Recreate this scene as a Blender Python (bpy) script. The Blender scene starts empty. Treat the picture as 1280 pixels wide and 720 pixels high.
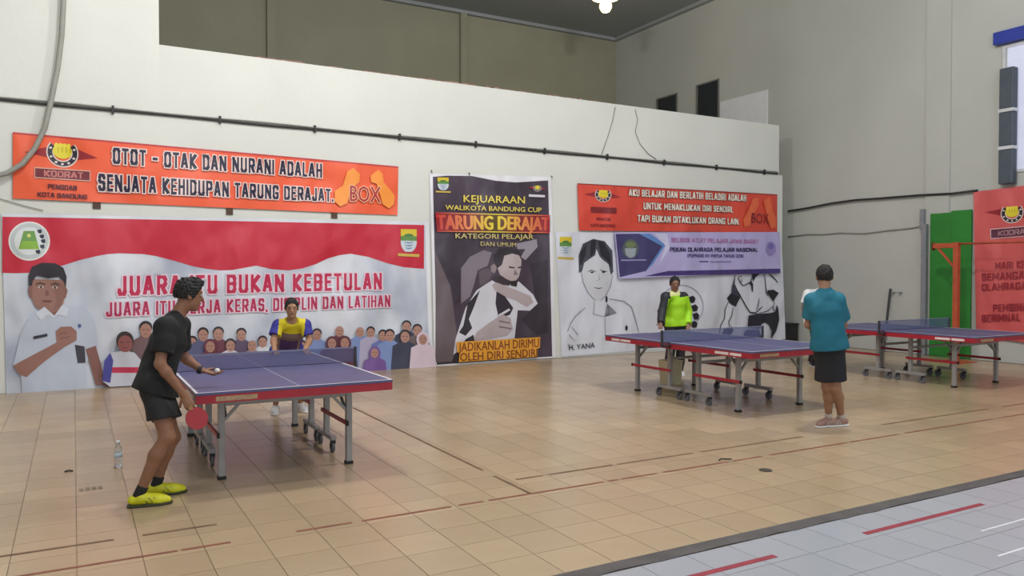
import bpy, bmesh, math, random
import numpy as np
from mathutils import Vector, Matrix

S = bpy.context.scene
C = S.collection
random.seed(7)

# ---------------------------------------------------------------- camera
FPX, CAMH = 976.0, 1.65
PITCH = math.atan(20 / FPX)
YAW = math.atan(548 / FPX)
F0 = Vector((math.sin(YAW), math.cos(YAW), 0)); RV = Vector((math.cos(YAW), -math.sin(YAW), 0)); ZV = Vector((0, 0, 1))
FV = F0 * math.cos(PITCH) - ZV * math.sin(PITCH); UV = F0 * math.sin(PITCH) + ZV * math.cos(PITCH)
CAM = Vector((0, 0, CAMH))
cd = bpy.data.cameras.new('camera'); cam = bpy.data.objects.new('camera', cd); C.objects.link(cam)
cam.location = CAM
cam.matrix_world = Matrix(((RV.x, UV.x, -FV.x, 0), (RV.y, UV.y, -FV.y, 0), (RV.z, UV.z, -FV.z, CAMH), (0, 0, 0, 1)))
cd.sensor_fit = 'HORIZONTAL'; cd.sensor_width = 36; cd.lens = FPX / 1280 * 36
cd.clip_end = 200; cd.clip_start = 0.05
S.camera = cam

# ---------------------------------------------------------------- world, exposure
S.view_settings.view_transform = 'Standard'; S.view_settings.look = 'None'
S.view_settings.gamma = 1; S.view_settings.use_curve_mapping = False
S.view_settings.exposure = 0.02
W = bpy.data.worlds.new('world'); S.world = W; W.use_nodes = True
W.node_tree.nodes['Background'].inputs[0].default_value = (0.80, 0.88, 1.0, 1)
W.node_tree.nodes['Background'].inputs[1].default_value = 1.2
LAMP_W = 520.0

# ---------------------------------------------------------------- pixel to place
def ray(u, v): return FV + RV * ((u - 640) / FPX) - UV * ((v - 360) / FPX)
def onz(u, v, z=0.0):
    d = ray(u, v); return CAM + d * ((z - CAMH) / d.z)
def onY(u, v, Y):
    d = ray(u, v); return CAM + d * (Y / d.y)
def onX(u, v, X):
    d = ray(u, v); return CAM + d * (X / d.x)
def proj(p):
    d = Vector(p) - CAM; z = d.dot(FV)
    return (640 + FPX * d.dot(RV) / z, 360 - FPX * d.dot(UV) / z, z)

YB, XR, ZC, YU = 12.6, 14.87, 8.93, 19.84       # back wall, right wall, ceiling, upper back wall
ZP = 4.99                                        # parapet top
XO, XE = 1.13, 14.06                             # upper opening from / parapet end

# ---------------------------------------------------------------- materials
def lin(c):
    return tuple(((x / 255) / 12.92 if x / 255 <= 0.04045 else ((x / 255 + 0.055) / 1.055) ** 2.4) for x in c) + (1,)
_m = {}
def M(name, rgb, rough=0.6, metal=0.0, var=0.06, scale=6.0, bump=0.0, bscale=40.0, spec=0.5, emit=0.0, alpha=1.0, trans=0.0, island=0.0, stretch=None):
    if name in _m: return _m[name]
    m = bpy.data.materials.new(name); m.use_nodes = True
    nt = m.node_tree; b = nt.nodes['Principled BSDF']
    b.inputs['Roughness'].default_value = rough; b.inputs['Metallic'].default_value = metal
    b.inputs['Specular IOR Level'].default_value = spec
    b.inputs['Alpha'].default_value = alpha; b.inputs['Transmission Weight'].default_value = trans
    c = lin(rgb)
    tc = nt.nodes.new('ShaderNodeTexCoord'); co = tc.outputs['Object']
    if stretch:
        mp = nt.nodes.new('ShaderNodeMapping'); mp.inputs['Scale'].default_value = stretch
        nt.links.new(co, mp.inputs[0]); co = mp.outputs[0]
    n = nt.nodes.new('ShaderNodeTexNoise'); n.inputs['Scale'].default_value = scale; n.inputs['Detail'].default_value = 5
    nt.links.new(co, n.inputs['Vector'])
    r = nt.nodes.new('ShaderNodeValToRGB')
    r.color_ramp.elements[0].position = 0.3; r.color_ramp.elements[1].position = 0.7
    r.color_ramp.elements[0].color = tuple(max(0, x * (1 - var * 2)) for x in c[:3]) + (1,)
    r.color_ramp.elements[1].color = tuple(min(1, x * (1 + var * 1.2)) for x in c[:3]) + (1,)
    nt.links.new(n.outputs['Fac'], r.inputs[0])
    out = r.outputs[0]
    if island:
        g = nt.nodes.new('ShaderNodeNewGeometry'); oi = nt.nodes.new('ShaderNodeObjectInfo')
        a = nt.nodes.new('ShaderNodeMath'); a.operation = 'ADD'
        nt.links.new(g.outputs['Random Per Island'], a.inputs[0]); nt.links.new(oi.outputs['Random'], a.inputs[1])
        fr = nt.nodes.new('ShaderNodeMath'); fr.operation = 'FRACT'; nt.links.new(a.outputs[0], fr.inputs[0])
        mr = nt.nodes.new('ShaderNodeMapRange'); mr.inputs['To Min'].default_value = 1 - island; mr.inputs['To Max'].default_value = 1 + island
        nt.links.new(fr.outputs[0], mr.inputs[0])
        hs = nt.nodes.new('ShaderNodeHueSaturation'); nt.links.new(mr.outputs[0], hs.inputs['Value']); nt.links.new(out, hs.inputs['Color'])
        out = hs.outputs[0]
    nt.links.new(out, b.inputs['Base Color'])
    if bump:
        n2 = nt.nodes.new('ShaderNodeTexNoise'); n2.inputs['Scale'].default_value = bscale; n2.inputs['Detail'].default_value = 4
        nt.links.new(co, n2.inputs['Vector'])
        bp = nt.nodes.new('ShaderNodeBump'); bp.inputs['Strength'].default_value = 1.0; bp.inputs['Distance'].default_value = bump
        nt.links.new(n2.outputs['Fac'], bp.inputs['Height']); nt.links.new(bp.outputs[0], b.inputs['Normal'])
    if emit:
        b.inputs['Emission Color'].default_value = c; b.inputs['Emission Strength'].default_value = emit
    _m[name] = m
    return m

def PM(rgb, rough=0.42, grad=None, clouds=None, name=None):
    """printed vinyl: flat ink colour, shared soft wrinkles"""
    key = name or 'print_%d_%d_%d' % tuple(int(x) for x in rgb)
    if key in _m: return _m[key]
    m = bpy.data.materials.new(key); m.use_nodes = True
    nt = m.node_tree; b = nt.nodes['Principled BSDF']; b.inputs['Roughness'].default_value = rough
    tc = nt.nodes.new('ShaderNodeTexCoord')
    b.inputs['Base Color'].default_value = lin(rgb)
    n = nt.nodes.new('ShaderNodeTexNoise'); n.inputs['Detail'].default_value = 3
    n.inputs['Scale'].default_value = 0.9
    if clouds:      # a printed cloudy backdrop
        mp0 = nt.nodes.new('ShaderNodeMapping'); mp0.inputs['Scale'].default_value = (1.0, 1.0, 0.7); mp0.inputs['Rotation'].default_value = (0, 0.5, 0)
        nt.links.new(tc.outputs['Object'], mp0.inputs[0]); nt.links.new(mp0.outputs[0], n.inputs['Vector'])
        r = nt.nodes.new('ShaderNodeValToRGB'); nt.links.new(n.outputs['Fac'], r.inputs[0])
        r.color_ramp.elements[0].position = 0.36; r.color_ramp.elements[1].position = 0.58
        r.color_ramp.elements[0].color = lin(clouds); r.color_ramp.elements[1].color = lin(rgb)
        nt.links.new(r.outputs[0], b.inputs['Base Color'])
    if grad:        # ink gradient along X: list of (x metres, colour)
        sx = nt.nodes.new('ShaderNodeSeparateXYZ'); g = nt.nodes.new('ShaderNodeNewGeometry')
        nt.links.new(g.outputs['Position'], sx.inputs[0])
        mr = nt.nodes.new('ShaderNodeMapRange'); mr.inputs['From Min'].default_value = grad[0][0]; mr.inputs['From Max'].default_value = grad[-1][0]
        nt.links.new(sx.outputs['X'], mr.inputs[0])
        r = nt.nodes.new('ShaderNodeValToRGB'); nt.links.new(mr.outputs[0], r.inputs[0])
        els = r.color_ramp.elements
        while len(els) < len(grad): els.new(0.5)
        for e, (x, col) in zip(els, grad):
            e.position = (x - grad[0][0]) / (grad[-1][0] - grad[0][0]); e.color = lin(col)
        nt.links.new(r.outputs[0], b.inputs['Base Color'])
    g2 = nt.nodes.new('ShaderNodeNewGeometry')
    mp = nt.nodes.new('ShaderNodeMapping'); mp.inputs['Scale'].default_value = (1.0, 1.0, 0.6); mp.inputs['Rotation'].default_value = (0, 0.35, 0)
    nt.links.new(g2.outputs['Position'], mp.inputs[0])
    n2 = nt.nodes.new('ShaderNodeTexNoise'); n2.inputs['Scale'].default_value = 1.5; n2.inputs['Detail'].default_value = 1.6
    nt.links.new(mp.outputs[0], n2.inputs['Vector'])
    bp = nt.nodes.new('ShaderNodeBump'); bp.inputs['Distance'].default_value = 0.26; bp.inputs['Strength'].default_value = 0.8
    nt.links.new(n2.outputs['Fac'], bp.inputs['Height']); nt.links.new(bp.outputs[0], b.inputs['Normal'])
    _m[key] = m
    return m

# ---------------------------------------------------------------- object helpers
def tag(o, label=None, cat=None, group=None, kind=None):
    if label: o['label'] = label
    if cat: o['category'] = cat
    if group: o['group'] = group
    if kind: o['kind'] = kind
    return o
def wloc(o):
    p = Vector((0, 0, 0))
    while o is not None: p += o.location; o = o.parent
    return p
def thing(name, label, cat, loc=(0, 0, 0), group=None, kind=None):
    o = bpy.data.objects.new(name, None); C.objects.link(o); o.location = loc; o.empty_display_size = 0.1
    return tag(o, label, cat, group, kind)
def link(name, me, mats, parent=None, smooth=False):
    """me holds world coordinates of an unrotated parent"""
    o = bpy.data.objects.new(name, me); C.objects.link(o)
    for m in (mats if isinstance(mats, (list, tuple)) else [mats]): me.materials.append(m)
    if smooth: me.polygons.foreach_set('use_smooth', [True] * len(me.polygons))
    if parent is not None:
        off = wloc(parent)
        if off.length > 1e-9: me.transform(Matrix.Translation(-off))
        o.parent = parent
    else:
        cs = np.empty(len(me.vertices) * 3); me.vertices.foreach_get('co', cs); cs = cs.reshape(-1, 3)
        b = Vector(((cs[:, 0].min() + cs[:, 0].max()) / 2, (cs[:, 1].min() + cs[:, 1].max()) / 2, cs[:, 2].min()))
        me.transform(Matrix.Translation(-b)); o.location = b
    return o
def obj(name, bm, mats, parent=None, smooth=False):
    me = bpy.data.meshes.new(name); bmesh.ops.recalc_face_normals(bm, faces=bm.faces); bm.to_mesh(me); bm.free()
    return link(name, me, mats, parent, smooth)
def copy_tree(o, parent=None, delta=None):
    c = o.copy(); C.objects.link(c); c.parent = parent
    if delta is not None: c.location = o.location + Vector(delta)
    for ch in list(o.children):
        copy_tree(ch, c)
    return c
def box(bm, lo, hi, mi=0):
    x0, y0, z0 = lo; x1, y1, z1 = hi
    v = [bm.verts.new(p) for p in ((x0, y0, z0), (x1, y0, z0), (x1, y1, z0), (x0, y1, z0), (x0, y0, z1), (x1, y0, z1), (x1, y1, z1), (x0, y1, z1))]
    for f in ((0, 3, 2, 1), (4, 5, 6, 7), (0, 1, 5, 4), (1, 2, 6, 5), (2, 3, 7, 6), (3, 0, 4, 7)):
        bm.faces.new([v[i] for i in f]).material_index = mi
def bevel(bm, w=0.004, seg=2):
    bmesh.ops.bevel(bm, geom=list(bm.edges), offset=w, segments=seg, affect='EDGES', profile=0.5, clamp_overlap=True)
def frame(d):
    d = d.normalized(); a = Vector((0, 0, 1)) if abs(d.z) < 0.9 else Vector((1, 0, 0))
    x = d.cross(a).normalized(); return x, x.cross(d).normalized()
def tube(bm, pts, r, seg=10, caps=True, mi=0):
    pts = [Vector(p) for p in pts]; rings = []
    rr = r if isinstance(r, (list, tuple)) else [r] * len(pts)
    x = None
    for i, p in enumerate(pts):
        d = (pts[min(i + 1, len(pts) - 1)] - pts[max(i - 1, 0)])
        if x is None: x, y = frame(d)
        else:
            d = d.normalized(); x = (x - d * x.dot(d)).normalized(); y = x.cross(d).normalized()
        rings.append([bm.verts.new(p + (x * math.cos(2 * math.pi * k / seg) + y * math.sin(2 * math.pi * k / seg)) * rr[i]) for k in range(seg)])
    for a, b in zip(rings, rings[1:]):
        for k in range(seg):
            f = bm.faces.new((a[k], a[(k + 1) % seg], b[(k + 1) % seg], b[k])); f.smooth = True; f.material_index = mi
    if caps:
        bm.faces.new(rings[0]).material_index = mi; bm.faces.new(rings[-1][::-1]).material_index = mi
def bar(bm, a, b, w, h, mi=0):
    a, b = Vector(a), Vector(b); x, y = frame(b - a); x *= w / 2; y *= h / 2
    v = [bm.verts.new(p + q) for p in (a, b) for q in (-x - y, x - y, x + y, -x + y)]
    for f in ((0, 1, 2, 3), (7, 6, 5, 4), (0, 4, 5, 1), (1, 5, 6, 2), (2, 6, 7, 3), (3, 7, 4, 0)):
        bm.faces.new([v[i] for i in f]).material_index = mi
def lathe(bm, c, prof, seg=20, mi=0):
    c = Vector(c); rings = []
    for r, z in prof:
        rings.append([bm.verts.new(c + Vector((r * math.cos(2 * math.pi * k / seg), r * math.sin(2 * math.pi * k / seg), z))) for k in range(seg)])
    for a, b in zip(rings, rings[1:]):
        for k in range(seg):
            f = bm.faces.new((a[k], a[(k + 1) % seg], b[(k + 1) % seg], b[k])); f.smooth = True; f.material_index = mi
    bm.faces.new(rings[0]).material_index = mi; bm.faces.new(rings[-1][::-1]).material_index = mi
def B(): return bmesh.new()
def boxo(name, lo, hi, m, parent=None, bev=0):
    bm = B(); box(bm, lo, hi)
    if bev: bevel(bm, bev)
    return obj(name, bm, m, parent)
def struct(o): return tag(o, kind='structure')

# ================================================================= SETTING
white = M('wall_white_paint', (214, 216, 210), 0.75, var=0.025, scale=0.7, bump=0.002, bscale=12)
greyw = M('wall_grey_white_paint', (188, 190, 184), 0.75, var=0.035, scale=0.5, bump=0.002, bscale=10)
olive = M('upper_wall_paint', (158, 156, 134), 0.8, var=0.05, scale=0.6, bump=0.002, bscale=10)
ceilm = M('ceiling_paint', (160, 164, 166), 0.85, var=0.04, scale=0.5)
grout = M('floor_grout', (130, 113, 92), 0.8, var=0.12, scale=2)
beige = M('beige_floor_tile', (180, 158, 128), 0.26, var=0.09, scale=0.9, bump=0.0006, bscale=3, island=0.07)
wtile = M('white_floor_tile', (166, 169, 178), 0.28, var=0.04, scale=1.2, bump=0.0004, bscale=3, island=0.03)

floor = struct(boxo('floor', (-7, -8, -0.2), (XR + 0.3, YU + 0.3, -0.004), grout))
# tiles: one mesh per kind, the 300 that show largest as single parts, the rest joined
P = 0.3335; Y0 = 3.56; YW = 3.44
cells = []
for i in range(-12, 45):
    for j in range(0, 28):
        cells.append((i * P, Y0 + j * P, 0))
    for j in range(0, 20):
        cells.append((i * P + 0.09, YW - (j + 1) * P, 1))
def area_px(x, y):
    q = []
    for a, b in ((x, y), (x + P, y), (x + P, y + P), (x, y + P)):
        u, v, z = proj((a, b, 0))
        if z < 0.4: return 0
        q.append((u, v))
    cu = sum(a for a, b in q) / 4; cv = sum(b for a, b in q) / 4
    if not (-30 < cu < 1310 and 330 < cv < 745): return 0
    return abs(sum(q[k][0] * q[(k + 1) % 4][1] - q[(k + 1) % 4][0] * q[k][1] for k in range(4))) / 2
cells = [c for c in cells if c[0] + P < XR and c[1] + P < YB + 0.02]
order = sorted(range(len(cells)), key=lambda k: -area_px(cells[k][0], cells[k][1]))
single = set(order[:300])
g = 0.0022
tm = []
for m_ in (beige, wtile):
    bm = B(); box(bm, (g, g, -0.012), (P - g, P - g, 0))
    me = bpy.data.meshes.new('tile'); bmesh.ops.recalc_face_normals(bm, faces=bm.faces); bm.to_mesh(me); bm.free(); me.materials.append(m_); tm.append(me)
rest = B()
floc = wloc(floor)
for k, (x, y, t) in enumerate(cells):
    if k in single:
        o = bpy.data.objects.new('tile', tm[t]); C.objects.link(o); o.parent = floor; o.location = Vector((x, y, 0)) - floc
    else:
        box(rest, (x + g, y + g, -0.012), (x + P - g, y + P - g, 0), t)
tag(obj('tile_field', rest, [beige, wtile], floor), kind='stuff')

# dark strip between the two floors, ragged on the white side
bm = B(); n = 120; top = []; bot = []
for i in range(n + 1):
    x = -4 + i * (XR + 4) / n
    top.append((x, Y0 - 0.002)); bot.append((x, YW + random.uniform(-0.012, 0.014)))
for i in range(n):
    vs = [bm.verts.new((p[0], p[1], z)) for z in (0.0005, 0.004) for p in (bot[i], bot[i + 1], top[i + 1], top[i])]
    for f in ((4, 5, 6, 7), (0, 1, 5, 4), (2, 3, 7, 6)): bm.faces.new([vs[q] for q in f])
struct(obj('trim_1', bm, M('dark_strip', (84, 80, 80), 0.6, var=0.15, scale=5)))

# back wall of the hall with the open upper level
bm = B(); box(bm, (-7, YB, 0), (XE + 0.12, YB + 0.22, 3.86)); wall_back = struct(obj('wall_back', bm, white))
bm = B(); box(bm, (-7, YB, 3.86), (XO, YB + 0.5, ZC)); struct(obj('wall_back_upper', bm, white))
bm = B(); box(bm, (XO, YB - 0.0, 3.86), (XE, YB + 0.2, ZP)); struct(obj('wall_parapet', bm, white))
bm = B(); box(bm, (XO, YB + 0.22, 3.7), (XE, YU, 3.86)); box(bm, (XE, 13.5, 3.7), (XR, YU, 3.86)); struct(obj('floor_upper', bm, M('concrete', (130, 128, 122), 0.85)))  # second slab part added out of view to block light above the corner gap
# crumbling brown edge on the parapet top, in lumps
bm = B(); x = 2.0
while x < 9.6:
    w = random.uniform(0.05, 0.25); h = random.uniform(0.008, 0.035)
    box(bm, (x, YB + 0.02, ZP - 0.002), (x + w, YB + 0.18, ZP + h)); x += w + random.choice((0, 0, 0.05, 0.2))
struct(obj('trim_2', bm, M('broken_tile_edge', (150, 118, 108), 0.8, var=0.25, scale=9)))
# upper room
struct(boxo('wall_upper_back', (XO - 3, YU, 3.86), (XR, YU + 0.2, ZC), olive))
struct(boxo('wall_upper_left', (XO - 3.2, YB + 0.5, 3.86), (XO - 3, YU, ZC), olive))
for k, u in enumerate((338, 578)):
    p = onY(u, 40, YU)
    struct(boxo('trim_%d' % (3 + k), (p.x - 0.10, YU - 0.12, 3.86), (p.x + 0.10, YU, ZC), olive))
struct(boxo('trim_5', (XO - 3, YU - 0.14, ZC - 0.09), (XR, YU, ZC), ceilm))
struct(boxo('trim_6', (XR - 0.14, YB, ZC - 0.09), (XR, YU - 0.14, ZC), ceilm))
struct(boxo('ceiling', (-7, -8, ZC), (XR + 0.2, YU + 0.2, ZC + 0.2), ceilm))
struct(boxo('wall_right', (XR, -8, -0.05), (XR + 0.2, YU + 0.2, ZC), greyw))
# unseen walls added to close the gap beside the back wall and shade it
struct(boxo('added_shade_wall_side', (XE - 0.1, YB + 0.22, 0.0), (XE + 0.12, 14.4, 3.7), white))
struct(boxo('added_shade_wall_back', (XE + 0.12, 14.2, 0.0), (XR, 14.4, 3.7), white))
struct(boxo('wall_left', (-7.2, -8, -0.05), (-7, YB + 0.5, ZC), white))
# pillar on the right wall
ya, yb_ = onX(1160, 100, XR).y, onX(1190, 100, XR).y
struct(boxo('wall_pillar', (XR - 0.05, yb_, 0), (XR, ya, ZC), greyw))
# upper windows in the right wall
dark = M('dark_glass', (38, 42, 52), 0.25, var=0.1)
frm = M('window_frame_grey', (120, 120, 118), 0.6)
def wall_window(name, y0, y1, z0, z1, pane, fm, fw=0.04, parts=1):
    e = thing(name, None, None, (XR, (y0 + y1) / 2, z0), kind='structure')
    for k in range(parts):
        a = y0 + (y1 - y0) * k / parts; b = y0 + (y1 - y0) * (k + 1) / parts
        boxo('pane', (XR - 0.012, a + fw / 2, z0), (XR - 0.002, b - fw / 2, z1), pane, e)
    bm = B()
    for a, b, c, d in ((y0 - fw, y1 + fw, z0 - fw, z0), (y0 - fw, y1 + fw, z1, z1 + fw), (y0 - fw, y0, z0, z1), (y1, y1 + fw, z0, z1)):
        box(bm, (XR - 0.03, a, c), (XR - 0.001, b, d))
    for k in range(1, parts):
        a = y0 + (y1 - y0) * k / parts; box(bm, (XR - 0.03, a - fw / 2, z0), (XR - 0.001, a + fw / 2, z1))
    obj('window_frame', bm, fm, e)
    return e
wall_window('window_1', 17.0, 17.83, 5.3, 6.65, dark, frm)
wall_window('window_2', 15.37, 16.16, 5.3, 6.7, dark, frm)
tag(boxo('pale_panel', (XR - 0.03, 13.68, 4.6), (XR - 0.002, 15.28, 6.11), M('panel_white', (226, 228, 232), 0.6, var=0.02)), 'large pale white panel on the upper right wall beside the dark window', 'board')  # thin pale slab flat on the wall, lighter than the paint around it

# ================================================================= LAMPS
def high_bay(x, y, z, watt, label):
    e = thing('ceiling_lamp', label, 'lamp', (x, y, z), 'hall ceiling lamps')
    bm = B(); lathe(bm, (x, y, z), [(0.36, 0.0), (0.38, 0.02), (0.30, 0.14), (0.14, 0.30), (0.09, 0.42)]); obj('lamp_shade', bm, M('lamp_metal', (120, 124, 128), 0.4, 0.6), e)
    bm = B(); tube(bm, [(x, y, z + 0.4), (x, y, ZC)], 0.012, 6); obj('suspension_rod', bm, M('lamp_metal', (120, 124, 128)), e)
    bm = B(); lathe(bm, (x, y, z), [(0.10, -0.005), (0.11, 0.05), (0.08, 0.10)]); obj('bulb', bm, M('lamp_glow', (255, 252, 240), 0.5, emit=3.0, var=0), e)
    l = bpy.data.lights.new('lamp_light', 'POINT'); l.shadow_soft_size = 0.28; l.energy = watt; l.color = (1.0, 0.97, 0.93)
    lo = bpy.data.objects.new('lamp_light', l); C.objects.link(lo); lo.parent = e; lo.location = (0, 0, -0.32)
    return e
for (x, y, w, lab) in ((1.5, 7.5, 1.35, 'metal high bay lamp above the left table'), (7.0, 5.5, 1.6, 'metal high bay lamp above the middle of the hall'),
                       (0.5, 1.0, 0.7, 'metal high bay lamp above the near left floor'), (6.5, -1.5, 0.7, 'metal high bay lamp above the near right floor')):
    high_bay(x, y, 7.6, LAMP_W * w, lab)
# warm bulb in the upper room
p = onY(757, 6, 15.5)
e = thing('hanging_bulb', 'glowing warm bulb hanging from the ceiling of the upper room', 'lamp', (p.x, p.y, p.z - 0.12))
bm = B(); lathe(bm, (p.x, p.y, p.z - 0.12), [(0.03, -0.07), (0.10, -0.04), (0.15, 0.05), (0.15, 0.12), (0.10, 0.20), (0.05, 0.25)])
obj('bulb', bm, M('bulb_glow', (255, 214, 150), 0.4, emit=5.0, var=0), e)
bm = B(); lathe(bm, (p.x, p.y, p.z + 0.13), [(0.05, 0), (0.33, 0.02), (0.31, 0.06), (0.06, 0.16)]); obj('lamp_shade', bm, M('bulb_glow_shade', (255, 226, 176), 0.4, emit=3.0, var=0), e)
bm = B(); tube(bm, [(p.x, p.y, p.z + 0.25), (p.x, p.y, ZC)], 0.012, 6); obj('cord', bm, M('black_rubber', (28, 28, 30), 0.6), e)
l = bpy.data.lights.new('bulb_light', 'POINT'); l.energy = 25; l.color = (1.0, 0.82, 0.55); l.shadow_soft_size = 0.1
lo = bpy.data.objects.new('bulb_light', l); C.objects.link(lo); lo.parent = e; lo.location = (0, 0, -0.15)

# ================================================================= WALL FITTINGS
blk = M('black_cable', (42, 44, 44), 0.6); gryc = M('grey_hose', (150, 150, 142), 0.6)
def cable(name, label, pts, r, m, cat='cable', **k):
    bm = B(); tube(bm, pts, r, 8); return tag(obj(name, bm, m), label, cat, **k)
z0, z1 = 3.985, 3.90
def zl(x): return z0 + (z1 - z0) * (x + 1) / 15
e = thing('wall_cable', 'pair of long dark cables running along the white back wall above the banners', 'cable', (6.5, YB - 0.03, 3.88))
for dz, r, m in ((0.018, 0.011, gryc), (-0.014, 0.017, blk)):
    bm = B(); tube(bm, [(x, YB - 0.028, zl(x) + dz + 0.006 * math.sin(x * 2.3 + dz * 90)) for x in np.arange(-6.5, XE + 0.1, 0.25)], r, 8); obj('cable_strand', bm, m, e)
for x in np.arange(-5.3, XE, 1.45):
    bm = B(); box(bm, (x, YB - 0.056, zl(x) - 0.06), (x + 0.03, YB - 0.001, zl(x) + 0.05)); obj('cable_clip', bm, blk, e)
# hose hanging at the left
hp = [onY(u, v, YB - 0.12) for u, v in ((82, -60), (80, -20), (79, 10), (77, 45), (72, 85), (64, 125), (56, 160), (44, 185), (28, 205), (10, 216), (-12, 222), (-40, 226))]
cable('hose', 'thick grey hose hanging down across the left end of the orange banner', hp, 0.035, gryc, 'hose')
cable('wall_wire', 'thin grey wire hanging slack at the left above the red banner', [onY(u, v, YB - 0.02) for u, v in ((-10, 246), (10, 251), (30, 257), (54, 263))], 0.006, gryc, 'wire')
for lab, pts in (('thin dark wire hanging from the parapet, left of two', ((769, 134), (766, 150), (760, 170), (752, 193))),
                 ('thin dark wire hanging from the parapet, right of two', ((794, 137), (797, 150), (794, 165), (800, 180), (810, 192), (820, 199)))):
    cable('wall_wire', lab, [onY(u, v, YB - 0.012) for u, v in pts], 0.009, gryc, 'wire')

# right wall
def wx(u, v, d=0.0): return onX(u, v, XR - d)
cable('wall_wire', 'dark cable sagging along the right wall, upper of two', [wx(u, v, 0.075) for u, v in ((985, 264), (1010, 260), (1040, 254), (1070, 250), (1100, 248), (1150, 244), (1190, 242), (1222, 238))], 0.022, blk, 'wire')
cable('wall_wire', 'thin grey cable on the right wall ending at the pole, lower of two', [wx(u, v, 0.03) for u, v in ((985, 296), (1010, 293), (1030, 293), (1050, 291), (1080, 292), (1110, 288), (1140, 285), (1168, 279))], 0.013, gryc, 'wire')
steel = M('galvanised_steel', (150, 154, 160), 0.45, 0.5)
a, b = wx(1152, 268, 0.1), wx(1157, 285, 0.1)
e = thing('steel_pole', 'tall grey steel pole standing against the right wall left of the green board', 'pole', (XR - 0.1, onX(1157, 300, XR - 0.1).y, 0))
yp = onX(1157, 330, XR - 0.12).y + 0.02
boxo('shaft', (XR - 0.17, yp - 0.05, 0.0), (XR - 0.09, yp + 0.05, 2.6), steel, e, 0.004)
boxo('socket', (XR - 0.15, yp + 0.02, 2.5), (XR - 0.06, yp + 0.1, 2.9), steel, e, 0.004)
boxo('base_plate', (XR - 0.24, yp - 0.07, 0.0), (XR - 0.02, yp + 0.12, 0.012), steel, e)
boxo('wall_bracket', (XR - 0.09, yp - 0.02, 2.3), (XR, yp + 0.02, 2.34), steel, e)
p0 = wx(1108, 405, 0.25); p1 = wx(1113, 361, 0.03)
k = p1 - p0; p0 = p0 - k * (p0.z / k.z)
bm = B(); bar(bm, p0, p1, 0.036, 0.036); tag(obj('stick', bm, M('dark_stick', (66, 68, 70), 0.6)), 'dark stick leaning upright against the right wall', 'stick')
e = thing('wall_hook', 'pair of small knob hooks on the right wall beside the leaning stick', 'hook', wx(1122, 366))
for u in (1118, 1127):
    q = wx(u, 366); bm = B(); tube(bm, [q, q - Vector((0.05, 0, 0)), q - Vector((0.07, 0, 0.0))], [0.015, 0.018, 0.03], 10); obj('knob', bm, steel, e)
bm = B(); a, b = wx(1117, 364), wx(1128, 364); box(bm, (XR - 0.015, b.y, a.z - 0.02), (XR - 0.001, a.y, a.z + 0.03)); obj('back_plate', bm, greyw, e)
# green board
g0, g1 = wx(1166, 266), wx(1219, 262)
e = thing('green_board', 'tall bright green board on the right wall left of the salmon banner', 'board', (XR, (g0.y + g1.y) / 2, 0.0))
grn = M('green_paint', (40, 128, 44), 0.55, var=0.08, scale=2)
ym = wx(1192, 262).y
boxo('panel', (XR - 0.08, ym, 0.0), (XR - 0.052, g0.y, 2.80), grn, e, 0.003)
boxo('panel', (XR - 0.085, g1.y + 0.02, 0.0), (XR - 0.052, ym - 0.004, 2.83), grn, e, 0.003)
# orange steel gallows stand in front of it
org = M('orange_red_steel', (186, 84, 52), 0.5, var=0.1, scale=8)
gx = XR - 0.75
pt = onX(1196, 307, gx); pl = onX(1167, 306, gx)
e = thing('bag_stand', 'orange steel gallows stand with a short arm in front of the green board', 'stand', (gx, pt.y, 0))
boxo('post', (gx - 0.045, pt.y - 0.045, 0.01), (gx + 0.045, pt.y + 0.045, pt.z + 0.06), org, e, 0.005)
boxo('arm', (gx - 0.035, pt.y + 0.046, pt.z - 0.04), (gx + 0.035, pl.y, pt.z + 0.05), org, e, 0.005)
bm = B(); bar(bm, (gx, pt.y + 0.02, pt.z - 0.42), (gx, pt.y + 0.36, pt.z - 0.03), 0.035, 0.035); obj('brace', bm, org, e)
boxo('arm_plate', (gx - 0.05, pl.y, pt.z - 0.08), (gx + 0.05, pl.y + 0.015, pt.z + 0.07), M('rust', (96, 52, 40), 0.7), e)
boxo('base_plate', (gx - 0.25, pt.y - 0.25, 0.0), (gx + 0.25, pt.y + 0.25, 0.012), org, e)
bm = B(); tube(bm, [(gx, pt.y - 0.046, pt.z + 0.03), (gx, pt.y - 2.4, pt.z + 0.03)], 0.018, 8); obj('side_rail', bm, org, e)
boxo('post', (gx - 0.045, pt.y - 2.49, 0.0), (gx + 0.045, pt.y - 2.40, pt.z + 0.06), org, e, 0.005)
# lit window with blue lintel and dark padded post at the right edge
w0, w1 = wx(1258, 70), wx(1284, 70)
wall_window('window_3', w0.y - 1.5, w0.y, 3.5, 5.72, M('frosted_daylight', (206, 210, 232), 0.4, emit=0.3, var=0.03), M('window_white', (210, 210, 214), 0.5), 0.05, 2)
bl = wx(1242, 46, 0.1)
tag(boxo('blue_beam', (XR - 0.16, bl.y - 2.1, 5.80), (XR, bl.y - 0.02, 6.02), M('blue_paint', (44, 62, 160), 0.5), None, 0.006), 'blue painted beam high on the right wall over the bright window', 'beam')
e = thing('padded_post', 'dark slate post with two white bands on the right wall above the salmon banner', 'post', (XR - 0.12, wx(1261, 150).y, 3.1))
q0, q1 = wx(1252, 90, 0.12).y, wx(1270, 90, 0.12).y
slate = M('slate_padding', (74, 84, 94), 0.6, var=0.06)
zs = [3.21, onX(1260, 184, XR - 0.2).z, onX(1260, 137, XR - 0.2).z, 5.36]
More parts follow.
